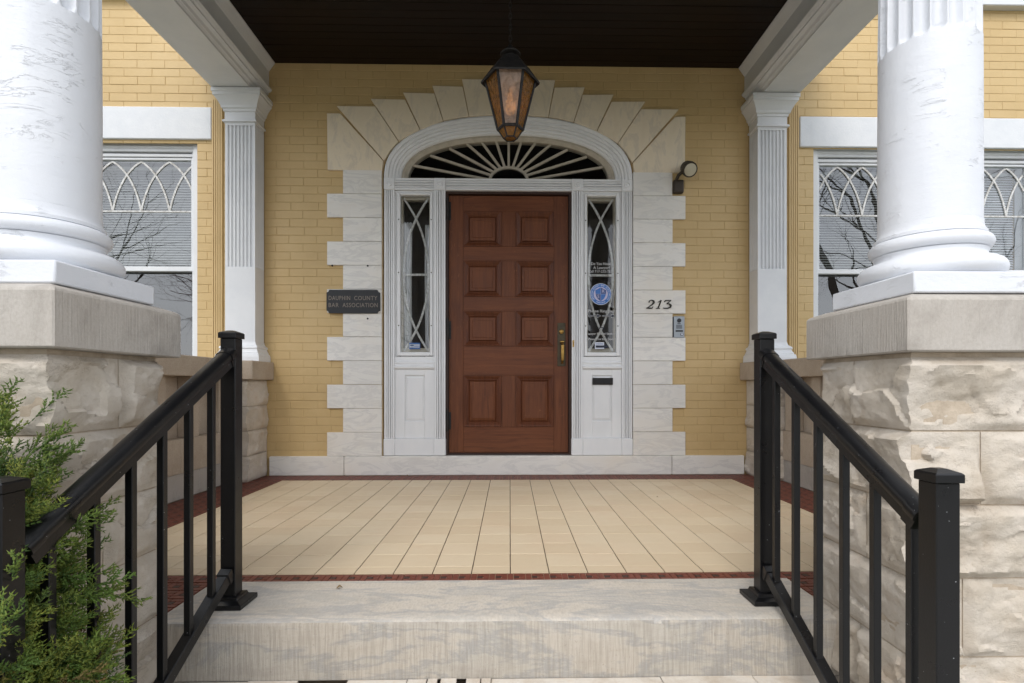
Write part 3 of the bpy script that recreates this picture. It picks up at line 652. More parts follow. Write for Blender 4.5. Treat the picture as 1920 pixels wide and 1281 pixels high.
# sidelights
LET = []
for sg in (-1, 1):
    def S(a, b): return (a, b) if sg > 0 else (-b, -a)
    x0, x1 = S(.637, .976)
    g0, g1 = S(.676, .931)
    sl = MB()
    sl.box(x0, x1, .012, .14, 2.425, 2.4395).box(x0, x0 + .014, .012, .14, 1.015, 2.425).box(x1 - .014, x1, .012, .14, 1.015, 2.425)
    slo = sl.build('sidelight', 'white_door_trim', df, bevel=.003)
    fr = MB().box(x0 + .016, g0, .004, .06, 1.02, 2.422).box(g1, x1 - .016, .004, .06, 1.02, 2.422).box(g0, g1, .004, .06, 2.402, 2.422).box(g0, g1, .004, .06, 1.02, 1.052)
    fr.build('storm_frame', 'white_door_trim', slo, bevel=.004)
    ib = MB().box(g0, g0 + .014, .0605, .11, 1.052, 2.402).box(g1 - .014, g1, .0605, .11, 1.052, 2.402).box(g0 + .014, g1 - .014, .0605, .11, 2.375, 2.402).box(g0 + .014, g1 - .014, .0605, .11, 1.052, 1.09)
    ib.build('inner_sash', 'fan_beige', slo)
    B(g0 - .002, g1 + .002, .030, .033, 1.045, 2.408).build('pane', 'door_glass', slo)
    B(g0 + .014, g1 - .014, .0605, .078, 1.72, 1.738).build('glazing_bar', 'tracery_white', slo)
    zc, zh = 1.728, .66; a0, a1 = g0 + .022, g1 - .022
    for d in (1, -1):
        pts = []
        for i in range(33):
            t = -1 + 2 * i / 32; u = 1 - abs(t) ** 2.2
            pts.append(((a0 + (a1 - a0) * u) if d > 0 else (a1 - (a1 - a0) * u), zc + zh * t))
        MB().ribbon(pts, .017, .050 + .004 * (d > 0), .066).build('tracery_bar', 'tracery_white', slo)
    sc_ = MB()
    for z in (2.19, 1.735, 1.28):
        for xx in (g0 - .012, g1 + .012): sc_.tube([(xx, .001, z), (xx, .006, z)], .005, 8)
    sc_.build('screws', 'hole', slo, stuff=True)
    # apron below
    MB().prism([(.10, .904), (.004, .904), (-.012, .915), (-.014, .930), (.0, .938), (.0, .950), (-.006, .956), (-.006, .968), (.004, .974), (.004, 1.014), (.10, 1.014)], 'x', x0 + .001, x1 - .001).build('sill_moulding', 'white_door_trim', df)
    pn = MB(); p0, p1 = x0 + .085, x1 - .085
    pn.box(x0, p0, .008, .12, .3125, .9035).box(p1, x1, .008, .12, .3125, .9035).box(p0, p1, .008, .12, .3125, .46).box(p0, p1, .008, .12, .852, .9035)
    pn.build('apron_panel', 'white_door_trim', df, bevel=.003)
    MB().add([(p0, .022, .46), (p1, .022, .46), (p1, .022, .852), (p0, .022, .852), (p0 + .022, .012, .482), (p1 - .022, .012, .482), (p1 - .022, .012, .83), (p0 + .022, .012, .83)],
             [(0, 1, 5, 4), (1, 2, 6, 5), (2, 3, 7, 6), (3, 0, 4, 7), (4, 5, 6, 7)]).build('raised_panel', 'white_door_trim', df)
    B(x0 + .001, x1 - .001, FY - .004, .14, .166, .312).build('base_board', 'white_door_trim', df, bevel=.005)
    if sg > 0:
        ms = B(.724, .900, .000, .0079, .772, .832).build('mail_slot', 'iron', df, bevel=.002)
        B(.744, .876, -.003, .0, .785, .817).build('flap', 'black_plastic', ms, bevel=.002)
        kp = B(.549, .563, FY - .004, FY + .002, 1.098, 1.156).build('keyhole_plate', 'brass', df, bevel=.002)
        MB().tube([(.556, FY - .0045, 1.133), (.556, FY - .003, 1.133)], .004, 10).box(.5545, .5575, FY - .0045, FY - .003, 1.112, 1.131).build('keyhole', 'hole', kp)
        zt = .0295
        for tx_, sz_, zz_, xa_, xb_ in (('Do You Need', .034, 1.822, .715, .885), ('A Lawyer?', .034, 1.788, .733, .880), ('Call 717-232-7536', .030, 1.756, .692, .912), ('Please Ring Bell', .034, 1.412, .690, .918), ('Lawyer Referral Service', .024, 1.215, .688, .918), ('Please Use Side Door', .025, 1.168, .692, .916)):
            o_ = text('lettering', tx_, sz_, (.803, zt, zz_), 'vinyl_grey', slo, bold=.0004); v_ = [p.co.x for p in o_.data.vertices]; k_ = (xb_ - xa_) / (max(v_) - min(v_)); m0_ = min(v_)
            for p_ in o_.data.vertices: p_.co.x = xa_ + (p_.co.x - m0_) * k_
        for ax in (.690, .815):
            aw = MB().prism([(ax, 1.364), (ax + .075, 1.364), (ax + .075, 1.351), (ax + .112, 1.370), (ax + .075, 1.389), (ax + .075, 1.376), (ax, 1.376)], 'y', .0282, .0290).build('arrow_outline', 'vinyl_grey', slo)
            MB().prism([(ax + .004, 1.3665), (ax + .078, 1.3665), (ax + .078, 1.356), (ax + .106, 1.370), (ax + .078, 1.384), (ax + .078, 1.3735), (ax + .004, 1.3735)], 'y', .0272, .0281).build('arrow', 'vinyl_navy', slo)
        B(.748, .828, .0285, .0295, 1.083, 1.142).build('notice', 'sticker_white', slo)
        MB().prism([(.755, 1.094), (.83, 1.094), (.83, 1.086), (.866, 1.104), (.83, 1.122), (.83, 1.114), (.755, 1.114)], 'y', .0272, .0283).build('arrow', 'vinyl_navy', slo)
        B(.757, .820, .0275, .0283, 1.124, 1.129).build('notice_line', 'sticker_dark', slo)
        MB().ribbon([(.805 + .022 * math.cos(t), 1.252 + .018 * math.sin(t)) for t in [math.pi * i / 10 for i in range(11)]], .007, .0275, .0285).build('handset_mark', 'vinyl_navy', slo)

# seal sticker on the right sidelight
sx0, sz0 = .7985, 1.559; se = thing('window_sticker', 'round blue and white seal sticker with quartered shield on the sidelight glass', 'sticker', (sx0, .029, sz0))
def disc(r, y0, y1, n=48): return MB().prism([(sx0 + r * math.cos(2 * math.pi * i / n), sz0 + r * math.sin(2 * math.pi * i / n)) for i in range(n)], 'y', y0, y1)
disc(.0935, .0288, .0298).build('rim', 'sticker_white', se); disc(.089, .0280, .0287).build('blue_ring', 'sticker_blue', se); disc(.062, .0272, .0279).build('inner_disc', 'sticker_lilac', se)
def shield(s0, a, b, c_, d): return [(sx0 + x, sz0 + z) for x, z in s0]
sh = {'q1': ([(-.048, .034), (-.024, .045), (-.001, .058), (-.001, .001), (-.045, .001)], 'sticker_blue'), 'q2': ([(.001, .058), (.024, .045), (.048, .034), (.045, .001), (.001, .001)], 'sticker_dark'),
      'q3': ([(-.045, -.001), (-.001, -.001), (-.001, -.062), (-.026, -.042), (-.038, -.022)], 'sticker_dark'), 'q4': ([(.001, -.001), (.045, -.001), (.038, -.022), (.026, -.042), (.001, -.062)], 'sticker_blue')}
for k, (pp, mt) in sh.items(): MB().prism([(sx0 + x, sz0 + z) for x, z in pp], 'y', .0262, .0271).build('shield_quarter', mt, se)
text('quarter_mark', 'R', .04, (sx0 + .021, .0258, sz0 + .024), 'sticker_lilac', se, .0002); text('quarter_mark', 'S', .04, (sx0 - .021, .0258, sz0 - .022), 'sticker_lilac', se, .0002)
def arc_text(s, r, a0, a1, size, flip=False):
    for i, ch in enumerate(s):
        if ch == ' ': continue
        t = a0 + (a1 - a0) * i / (len(s) - 1); th = R(t)
        text('seal_letter', ch, size, (sx0 + r * math.cos(th), .0277, sz0 + r * math.sin(th)), 'sticker_white', se, .0002, rot=(th - math.pi / 2) if not flip else (th + math.pi / 2))
arc_text('DAUPHIN COUNTY BAR ASSOCIATION', .0755, 215, -35, .0215); arc_text('PENNSYLVANIA', .0755, 242, 298, .015, True)
# curtains and small box sign in the left sidelight
def curtain(xa, xb, z0, z1, sway, label, yoff=.128):
    rows = []
    for i in range(25):
        t = i / 24; z = z0 + (z1 - z0) * t; r = []
        pull = sway * math.sin(t * math.pi * .9) ** 1
        for j in range(25):
            u = j / 24; xx = xa + (xb - xa) * (u * (1 - .18 * math.sin(t * 3)) ) + pull * u
            r.append((xx, yoff + .012 * math.sin(u * 26 + 1.2 * math.sin(t * 2)) + .004 * math.sin(t * 9), z))
        rows.append(r)
    o = MB().grid(rows).build('curtain', 'curtain', smooth=True); s_ = o.modifiers.new('solid', 'SOLIDIFY'); s_.thickness = .002
    return tag(o, label, 'curtain')
curtain(-.95, -.855, 1.02, 2.20, .015, 'white sheer curtain on the quoin side of the left sidelight')
curtain(-.66, -.735, 1.02, 2.18, -.02, 'white sheer curtain on the door side of the left sidelight')
bs = thing('notice_card', 'small blue and white card at the bottom of the left sidelight', 'card', (-.815, .05, 1.09))
B(-.862, -.768, .048, .060, 1.082, 1.136).build('card', 'sticker_blue', bs); B(-.858, -.772, .0465, .0478, 1.094, 1.124).build('white_field', 'sticker_white', bs)
B(-.852, -.822, .0455, .0463, 1.108, 1.118).build('print_mark', 'sticker_dark', bs); B(-.818, -.776, .0455, .0463, 1.103, 1.106).build('print_mark', 'sticker_blue', bs)

# ------------------------------------------------------------------ the door
dr = thing('front_door', 'brown oak front door with eight raised panels and brass pull', 'door', (0, .06, .166))
DY0, DY1 = .055, .105
X = [-.518, -.394, -.0615, .0615, .394, .518]; Z = [.182, .405, .856, 1.108, 1.413, 1.537, 1.851, 1.975, 2.281, 2.416]
for a, b in ((X[0], X[1]), (X[4], X[5])): B(a, b, DY0, DY1, Z[0], Z[9]).build('stile', 'oak_upright', dr, bevel=.0015)
for a, b in ((Z[0], Z[1]), (Z[2], Z[3]), (Z[4], Z[5]), (Z[6], Z[7]), (Z[8], Z[9])): B(X[1] + .0008, X[4] - .0008, DY0 + .0006, DY1, a, b).build('rail', 'oak_level', dr, bevel=.0015)
for a, b in ((Z[1], Z[2]), (Z[3], Z[4]), (Z[5], Z[6]), (Z[7], Z[8])):
    B(X[2], X[3], DY0 + .0009, DY1, a + .0008, b - .0008).build('muntin', 'oak_upright', dr, bevel=.0015)
    for xa, xb in ((X[1], X[2]), (X[3], X[4])):
        xa += .001; xb -= .001; za, zb = a + .001, b - .001
        pn = B(xa + .03, xb - .03, DY0 + .022, DY1 - .004, za + .03, zb - .03)
        def fr(d, y): return [(xa + d, y, za + d), (xb - d, y, za + d), (xb - d, y, zb - d), (xa + d, y, zb - d)]
        tall = (b - a) > .4
        lev = [(.052, DY0 + .0215), (.056, DY0 + .016), (.070, DY0 + .012), (.078, DY0 + .009)] if tall else [(.052, DY0 + .0215), (.054, DY0 + .012), (.076, DY0 + .0115), (.079, DY0 + .007)]
        rows = [fr(d, y) for d, y in lev]; mb = MB().grid(rows, True); mb.f.append(tuple(range(12, 16)))
        pn.add(mb.v, mb.f); po = pn.build('panel', 'oak_upright', dr)
        md = [fr(d, y) for d, y in ((0, DY0 + .012), (0, DY0 - .006), (.006, DY0 - .008), (.014, DY0 - .005), (.036, DY0 + .009), (.040, DY0 + .008), (.046, DY0 + .014), (.052, DY0 + .021))]
        MB().grid(md, True).build('panel_moulding', 'oak_moulding', po)
jb = MB().box(-.543, -.5205, .02, .14, .166, 2.4395).box(.5205, .543, .02, .14, .166, 2.4395).box(-.5205, .5205, .02, .14, 2.420, 2.4395)
jb.box(-.5205, .5205, .03, .14, .166, .180).build('jamb', 'dark_jamb', df)
for z0, z1 in ((2.19, 2.37), (1.16, 1.335), (.375, .545)):
    hg = MB().tube([(-.527, .016, z0), (-.527, .016, z1)], .0095, 12).box(-.527, -.500, .0525, .0548, z0 + .01, z1 - .01)
    h = hg.build('hinge', 'iron', dr, smooth=True)
    MB().tube([(-.527, .016, z1 + .0005), (-.527, .016, z1 + .008), (-.527, .016, z1 + .014)], [.0075, .0085, .003], 10).build('finial', 'iron', h, smooth=True)
hp = B(.424, .494, DY0 - .005, DY0 - .0005, .934, 1.312).build('handle_plate', 'bronze_plate', dr, bevel=.003)
MB().tube([(.459, DY0 - .005, 1.235), (.459, DY0 - .018, 1.235), (.459, DY0 - .022, 1.235)], [.019, .019, .014], 20).build('lock_cylinder', 'brass', hp, smooth=True)
MB().tube([(.464, DY0 - .004, 1.12), (.464, DY0 - .045, 1.128), (.464, DY0 - .058, 1.112), (.464, DY0 - .06, 1.04), (.464, DY0 - .054, .985), (.464, DY0 - .03, .965), (.464, DY0 - .004, .962)], [.010, .012, .0145, .0155, .013, .010, .009], 12).build('pull', 'brass', hp, smooth=True)
MB().prism([(.443, 1.140), (.483, 1.140), (.480, 1.152), (.446, 1.152)], 'y', DY0 - .045, DY0 - .004).build('thumb_latch', 'brass', hp, bevel=.003)

# ------------------------------------------------------------------ things on the wall
pq = thing('name_plaque', 'black metal name plaque with raised lettering on the left quoin stones', 'plaque', (-1.317, -.03, 1.378))
x0, x1, z0, z1, c = -1.545, -1.092, 1.378, 1.578, .022
P = []
for cx, cz, a0 in ((x1, z0, 180), (x1, z1, 270), (x0, z1, 360), (x0, z0, 450)):
    for k in range(6): t = R(a0 - 90 * k / 5); P.append((cx + c * math.cos(t), cz + c * math.sin(t)))
MB().prism(P, 'y', -.037, -.0245).build('plate', 'plaque_black', pq, bevel=.002)
def fit(o, x0, x1):
    v = [p.co.x for p in o.data.vertices]; a, b = min(v), max(v); k = (x1 - x0) / (b - a)
    for p in o.data.vertices: p.co.x = x0 + (p.co.x - a) * k
for wd_, xa_, xb_, zz_ in (('DAUPHIN', -1.525, -1.344, 1.506), ('COUNTY', -1.310, -1.115, 1.506), ('BAR', -1.525, -1.440, 1.446), ('ASSOCIATION', -1.408, -1.112, 1.446)):
    fit(text('lettering', wd_, .051, (-1.318, -.038, zz_), 'plaque_letter', pq, .002, spacing=1.12), xa_, xb_)
hn = thing('house_number', 'black metal house number 213 on the right quoin stones', 'house number', (1.29, -.026, 1.42))
digs = [(-.0, [[(.30, .70, .07), (.36, .88, .055), (.58, .97, .05), (.84, .88, .09), (.88, .70, .11), (.68, .48, .08), (.32, .24, .055), (.04, .07, .05)], [(.0, .065, .06), (.35, .065, .075), (.64, .06, .06), (.78, .26, .025)]]),
        (1.12, [[(.22, .72, .03), (.40, .84, .045), (.56, .95, .05)], [(.60, .97, .075), (.42, .5, .065), (.22, .04, .075)], [(0, .035, .035), (.46, .035, .035)]]),
        (1.93, [[(.18, .76, .045), (.28, .92, .06), (.55, .95, .055), (.95, .95, .04)], [(.95, .95, .04), (.70, .76, .05), (.44, .58, .045)], [(.44, .575, .05), (.72, .56, .065), (.92, .38, .11), (.85, .18, .095), (.55, .05, .065), (.2, .05, .06), (.0, .11, .03)]])]
for ox, strokes in digs:
    mb = MB()
    for i, s_ in enumerate(strokes):
        fin = []
        for k in range(len(s_) - 1):
            for q in range(4):
                t = q / 4; fin.append(tuple(s_[k][j] * (1 - t) + s_[k + 1][j] * t for j in range(3)))
        fin.append(s_[-1]); H_ = .0765
        mb.ribbon([(1.182 + (ox + a) * H_ * .97, 1.425 + b * H_, w_ * H_) for a, b, w_ in fin], 0, -.031 - .0006 * i, -.0245)
    mb.build('digit', 'number_black', hn)
ic = thing('door_intercom', 'grey metal door intercom with camera lens beside the house number stones', 'intercom', (1.455, -.01, 1.17))
ax, az = 1.412, 1.172
B(ax, ax + .004 + .094, -.016, -.002, az, az + .186).build('back_box', 'black_plastic', ic, bevel=.002)
fp = B(ax + .008, ax + .100, -.030, -.0165, az + .004, az + .190).build('face_plate', 'steel', ic, bevel=.003)
cx, cz = ax + .052, az + .152
MB().tube([(cx, -.0345, cz), (cx, -.0302, cz)], .0185, 24).build('camera_lens', 'black_plastic', fp)
gr = MB()
for i in range(6): gr.box(cx - .026, cx + .026, -.0312, -.0302, az + .083 + i * .0058, az + .0858 + i * .0058)
gr.box(cx - .014, cx + .014, -.0312, -.0302, az + .122, az + .128).build('speaker_grille', 'black_plastic', fp, stuff=True)
B(cx - .030, cx + .033, -.0315, -.0302, az + .056, az + .069).build('name_strip', 'iron', fp)
MB().tube([(cx + .023, -.034, az + .034), (cx + .023, -.0302, az + .034)], .0115, 20).build('call_button', 'black_plastic', fp)
MB().tube([(cx + .023, -.0358, az + .034), (cx + .023, -.0341, az + .034)], .008, 20).build('button_cap', 'sticker_white', fp)
sp = thing('spot_light', 'small bronze spotlight on the wall beside the right corner arch stone', 'spotlight', (1.45, -.02, 2.42))
B(1.414, 1.502, -.05, -.002, 2.418, 2.53).build('mount_box', 'spot_bronze', sp, bevel=.012, seg=3)
MB().tube([(1.438, -.045, 2.53), (1.445, -.075, 2.555), (1.47, -.10, 2.575)], .014, 10).build('swivel', 'spot_bronze', sp, smooth=True)
dv = Vector((.05, -.62, -.40)).normalized(); c0 = Vector((1.513, -.085, 2.615))
hd = MB().tube([c0 - dv * .03, c0 - dv * .02, c0 + dv * .075, c0 + dv * .085], [.035, .05, .061, .061], 28).build('head', 'spot_bronze', sp, smooth=True)
u = dv.cross(Vector((0, 0, 1))).normalized(); v = dv.cross(u)
fi = MB()
for k in range(22):
    t = 2 * math.pi * k / 22; q = (u * math.cos(t) + v * math.sin(t))
    fi.tube([c0 + q * .052 - dv * .01, c0 + q * .0625 + dv * .07], .0035, 4)
fi.build('cooling_fins', 'spot_bronze', hd, stuff=True)
MB().tube([c0 + dv * .084, c0 + dv * .088, c0 + dv * .092], [.052, .050, .030], 24).build('lens', 'lens_glass', hd, smooth=True)

# ------------------------------------------------------------------ pilasters, pedestals, parapets
def rock(x0, x1, y0, y1, z0, z1, exposed, amp=.02, res=.014, seed=0, bulge=.012):
    mb = MB(); dims = ((x0, x1), (y0, y1), (z0, z1)); lo = Vector((x0, y0, z0)); hi = Vector((x1, y1, z1))
    ns = [max(2, int((b - a) / res)) for a, b in dims]
    def side(ax, s):
        k1, k2 = [k for k in (0, 1, 2) if k != ax]; rows = []
        for i in range(ns[k1] + 1):
            r = []
            for j in range(ns[k2] + 1):
                p = [0, 0, 0]; p[ax] = dims[ax][s]; p[k1] = dims[k1][0] + (dims[k1][1] - dims[k1][0]) * i / ns[k1]; p[k2] = dims[k2][0] + (dims[k2][1] - dims[k2][0]) * j / ns[k2]
                P = Vector(p); off = Vector((0, 0, 0))
                for (a, t) in exposed:
                    if abs(P[a] - dims[a][t]) > 1e-6: continue
                    d = 9
                    for b in (0, 1, 2):
                        if b == a: continue
                        for q in (0, 1):
                            if (b, q) not in exposed: d = min(d, abs(P[b] - dims[b][q]))
                    e = min(1, d / .022); e = e * e * (3 - 2 * e)
                    s3 = Vector((P.x * 1.0, P.y * 1.0, P.z * 1.5)) + Vector((seed * 3.1, a * 7.7, 0))
                    wv_ = s3 + Vector((noise.noise(s3 * 9), noise.noise(s3 * 9 + Vector((7, 1, 3))), noise.noise(s3 * 9 + Vector((2, 8, 5))))) * .045
                    ds, ps = noise.voronoi(wv_ * 5.5); c_ = ps[0]; tl_ = noise.cell_vector(c_ * 13.7); df_ = wv_ * 5.5 - c_
                    ds2, ps2 = noise.voronoi(wv_ * 19); tl2 = noise.cell_vector(ps2[0] * 9.1); df2 = wv_ * 19 - ps2[0]
                    n1 = noise.noise(s3 * 5); n4 = noise.noise(s3 * 45)
                    h = bulge + amp * (.55 * n1 + .26 * (tl_.x - .3) + .42 * (df_.z * (tl_.y - .15) + (df_.x + df_.y) * (tl_.z - .5)) + .05 * (tl2.x - .5) + .09 * (df2.z * tl2.y + df2.x * (tl2.z - .5)) + .10 * noise.noise(s3 * 20) + .05 * n4)
                    off[a] += (1 if t else -1) * max(-.004, h) * e
                r.append(P + off)
            rows.append(r)
        mb.grid(rows)
    for ax in (0, 1, 2):
        for s in (0, 1):
            if (ax, s) in exposed or ax == 2: side(ax, s)
            else:
                k1, k2 = [k for k in (0, 1, 2) if k != ax]; Q = []
                for a, b in ((0, 0), (1, 0), (1, 1), (0, 1)):
                    p = [0, 0, 0]; p[ax] = dims[ax][s]; p[k1] = dims[k1][a]; p[k2] = dims[k2][b]; Q.append(tuple(p))
                mb.add(Q, [(0, 1, 2, 3)])
    me = mb.mesh('stone_block'); bm = bmesh.new(); bm.from_mesh(me); bmesh.ops.remove_doubles(bm, verts=bm.verts, dist=.0004); bmesh.ops.recalc_face_normals(bm, faces=bm.faces); bm.to_mesh(me); bm.free()
    me.polygons.foreach_set('use_smooth', [True] * len(me.polygons)); me.set_sharp_from_angle(angle=R(38)); return me
def fluted(x0, x1, yf, n, dpt, margin):
    pts = [(x0, yf)]; wv = (x1 - x0 - 2 * margin) / n
    for i in range(n):
        a = x0 + margin + i * wv + wv * .16; b = x0 + margin + (i + 1) * wv - wv * .16
        for k in range(9): t = math.pi * k / 8; pts.append(((a + b) / 2 - (b - a) / 2 * math.cos(t), yf + dpt * math.sin(t)))
    pts.append((x1, yf)); return pts
for sg in (-1, 1):
    where = 'left of the plaque' if sg < 0 else 'beyond the spotlight'
    near = 'the name plaque' if sg < 0 else 'the spotlight and intercom'
    def mk(mb): return mb if sg > 0 else mb.mirror()
    pl = thing('fluted_pilaster', 'white fluted wall pilaster on stone pedestal, on the same side as ' + near, 'pilaster', (sg * 2.21, -.08, .963))
    XI, XO, YF = 2.085, 2.33, -.16
    # plan: front flutes, then flutes on the inner side
    front = fluted(XI, XO, YF, 7, .014, .016)
    n = 4; sidep = []; wv = (abs(YF) - .02) / n
    for i in range(n):
        a = YF + .012 + i * wv + wv * .18; b = YF + .012 + (i + 1) * wv - wv * .18
        for k in range(7): t = math.pi * k / 6; sidep.append((XI + .007 * math.sin(t), (a + b) / 2 - (b - a) / 2 * math.cos(t)))
    plan = front + [(XO, -.002), (XI, -.002)] + sidep[::-1]
    mk(MB().prism(plan, 'z', 1.744, 2.905)).build('fluted_shaft', 'white_trim', pl)
    mk(B(XI, XO, YF, -.002, 1.128, 1.7435)).build('plain_shaft', 'white_trim', pl); mk(B(XI, XO, YF, -.002, 2.9055, 2.93)).build('necking', 'white_trim', pl)
    def step_block(prof):      # (offset, z0, z1) mitred mouldings as stacked rings
        mb = MB(); rows = []
        for o_, z in prof: rows.append([(XI - o_, YF - o_, z), (XO + o_, YF - o_, z), (XO + o_, -.002, z), (XI - o_, -.002, z)])
        mb.grid(rows, True); k = len(rows); mb.f += [(0, 1, 2, 3), tuple(range(4 * k - 4, 4 * k))[::-1]]; return mb
    mk(step_block([(.055, .9625), (.055, 1.00), (.050, 1.022), (.040, 1.028), (.040, 1.036), (.030, 1.052), (.026, 1.066), (.034, 1.074), (.030, 1.086), (.020, 1.094), (.012, 1.10), (.006, 1.112), (.002, 1.1275)])).build('base', 'white_trim', pl)
    mk(step_block([(.002, 2.9305), (.016, 2.931), (.016, 2.944), (.010, 2.950), (.002, 2.951), (.002, 3.015), (.010, 3.018), (.012, 3.034), (.022, 3.042), (.026, 3.060), (.042, 3.092), (.060, 3.118), (.068, 3.124), (.068, 3.146), (.075, 3.150), (.075, 3.178)])).build('capital', 'white_trim', pl)
    # pedestal of rock faced blocks
    pd = thing('stone_pedestal', 'rough stone pedestal under the white pilaster, on the same side as ' + near, 'pedestal', (sg * 2.2, -.17, 0))
    mk(B(2.0, 2.46, -.385, -.003, .812, .962)).build('cap', 'tan_stone', pd, bevel=.006)
    mk(B(2.075, 2.42, -.33, -.003, .0, .8115)).build('core', 'mortar', pd)
    zz = [.001, .205, .405, .60, .8105]
    for i in range(4):
        ex = [(1, 0), (0, 0)] if sg > 0 else [(1, 0), (0, 1)]
        segs = ((2.06, 2.425),) if i % 2 else ((2.06, 2.235), (2.239, 2.425))
        for a, b in segs:
            e = ex if a < 2.1 else [(1, 0)]
            x0, x1 = (a, b) if sg > 0 else (-b, -a)
            link('stone_block', rock(x0, x1, -.345, -.0035, zz[i] + .002, zz[i + 1] - .002, e, .034, .011, i + sg * 3, .010), 'rough_stone', pd)
    # parapet along the porch side
    pp = thing('stone_parapet', 'dressed stone parapet running from the pedestal on the side of ' + near, 'parapet', (sg * 2.3, -1.5, 0))
    yend = -2.78
    mk(B(2.14, 2.44, yend, -.387, .83, .968)).build('cap', 'tan_stone', pp, bevel=.005)
    y = -.35
    for L_ in (.62, .78, .55, .48):
        mk(B(2.195, 2.42, max(yend, y - L_ + .003), y, .174, .407)).build('course_stone', 'tan_stone', pp, bevel=.003); y -= L_
    y = -.35
    for L_ in (.40, .72, .66, .65):
        mk(B(2.20, 2.42, max(yend, y - L_ + .003), y, .001, .1725)).build('base_stone', 'cap_stone', pp, bevel=.003); y -= L_
    mk(B(2.29, 2.40, yend, -.35, .4075, .8295)).build('back_panel', 'tan_stone', pp)
    y = -.38
    while y > yend:
        mk(B(2.20, 2.2895, y - .11, y, .4075, .8295)).build('upright', 'tan_stone', pp, bevel=.004); y -= .37

# ------------------------------------------------------------------ entrance piers and columns
def column(cx, cy, label, r0=.13):
    t = thing('porch_column', label, 'column', (cx, cy, 1.018))
    B(cx - .185, cx + .185, cy - .185, cy + .185, 1.019, 1.078).build('plinth', 'column_paint', t, bevel=.005, seg=2)
    def tor(rm, z, h, n=8): return [(rm + h / 2 * math.cos(-math.pi / 2 + math.pi * k / n) * 1.0, z + h / 2 + h / 2 * math.sin(-math.pi / 2 + math.pi * k / n)) for k in range(n + 1)]
    pr = [(.05, 1.0785)] + tor(.157, 1.0785, .058) + [(.150, 1.138), (.142, 1.146), (.140, 1.156), (.144, 1.164)] + tor(.135, 1.165, .042) + [(.140, 1.2085), (.140, 1.218), (.134, 1.224), (.1315, 1.236), (.131, 1.2495)]
    MB().lathe(pr, 72, cx, cy).build('base', 'column_paint', t, smooth=True)
    NF = 20; per = 12; n = NF * per; zs = [1.25, 1.35, 1.45, 1.55, 1.65] + [1.70 + .006 * k for k in range(30)] + [1.9 + .13 * k for k in range(9)]
    rows = []
    for z in zs:
        R0 = r0 * (1 - .10 * max(0, (z - 1.5) / 1.6) ** 1.3); wv = 2 * math.pi * R0 / NF * .40; zc = 1.80; r_ = []
        for k in range(n):
            uu = ((k % per) + .5) / per * 2 - 1; un = uu / .8; q = 1 - un * un
            if z < zc: q -= ((zc - z) / wv) ** 2
            d = .017 * math.sqrt(q) if q > 0 else 0
            th = 2 * math.pi * (k + .5) / n; wob = .0012 * noise.noise(Vector((math.cos(th) * 3, math.sin(th) * 3, z * 6 + cx)))
            rr = R0 - d + wob; r_.append((cx + rr * math.cos(th), cy + rr * math.sin(th), z))
        rows.append(r_)
    mb = MB().grid(rows, True); mb.f += [tuple(range(n)), tuple(range((len(rows) - 1) * n, len(rows) * n))[::-1]]
    mb.build('shaft', 'column_paint', t, smooth=True)
    MB().lathe([(.118, 2.941), (.126, 2.95), (.118, 2.965), (.118, 3.0), (.135, 3.03), (.16, 3.06), (.17, 3.075)], 40, cx, cy).build('capital', 'column_paint', t, smooth=True)
    B(cx - .18, cx + .18, cy - .18, cy + .18, 3.0755, 3.135).build('abacus', 'column_paint', t, bevel=.005)
PIER = {-1: dict(xi=1.128, yn=-3.255, yf=-2.845, cx=1.078, cyn=-3.295, cyf=-2.80), 1: dict(xi=1.102, yn=-3.155, yf=-2.745, cx=1.068, cyn=-3.19, cyf=-2.70)}
COL = {-1: (-1.300, -3.062), 1: (1.295, -2.972)}
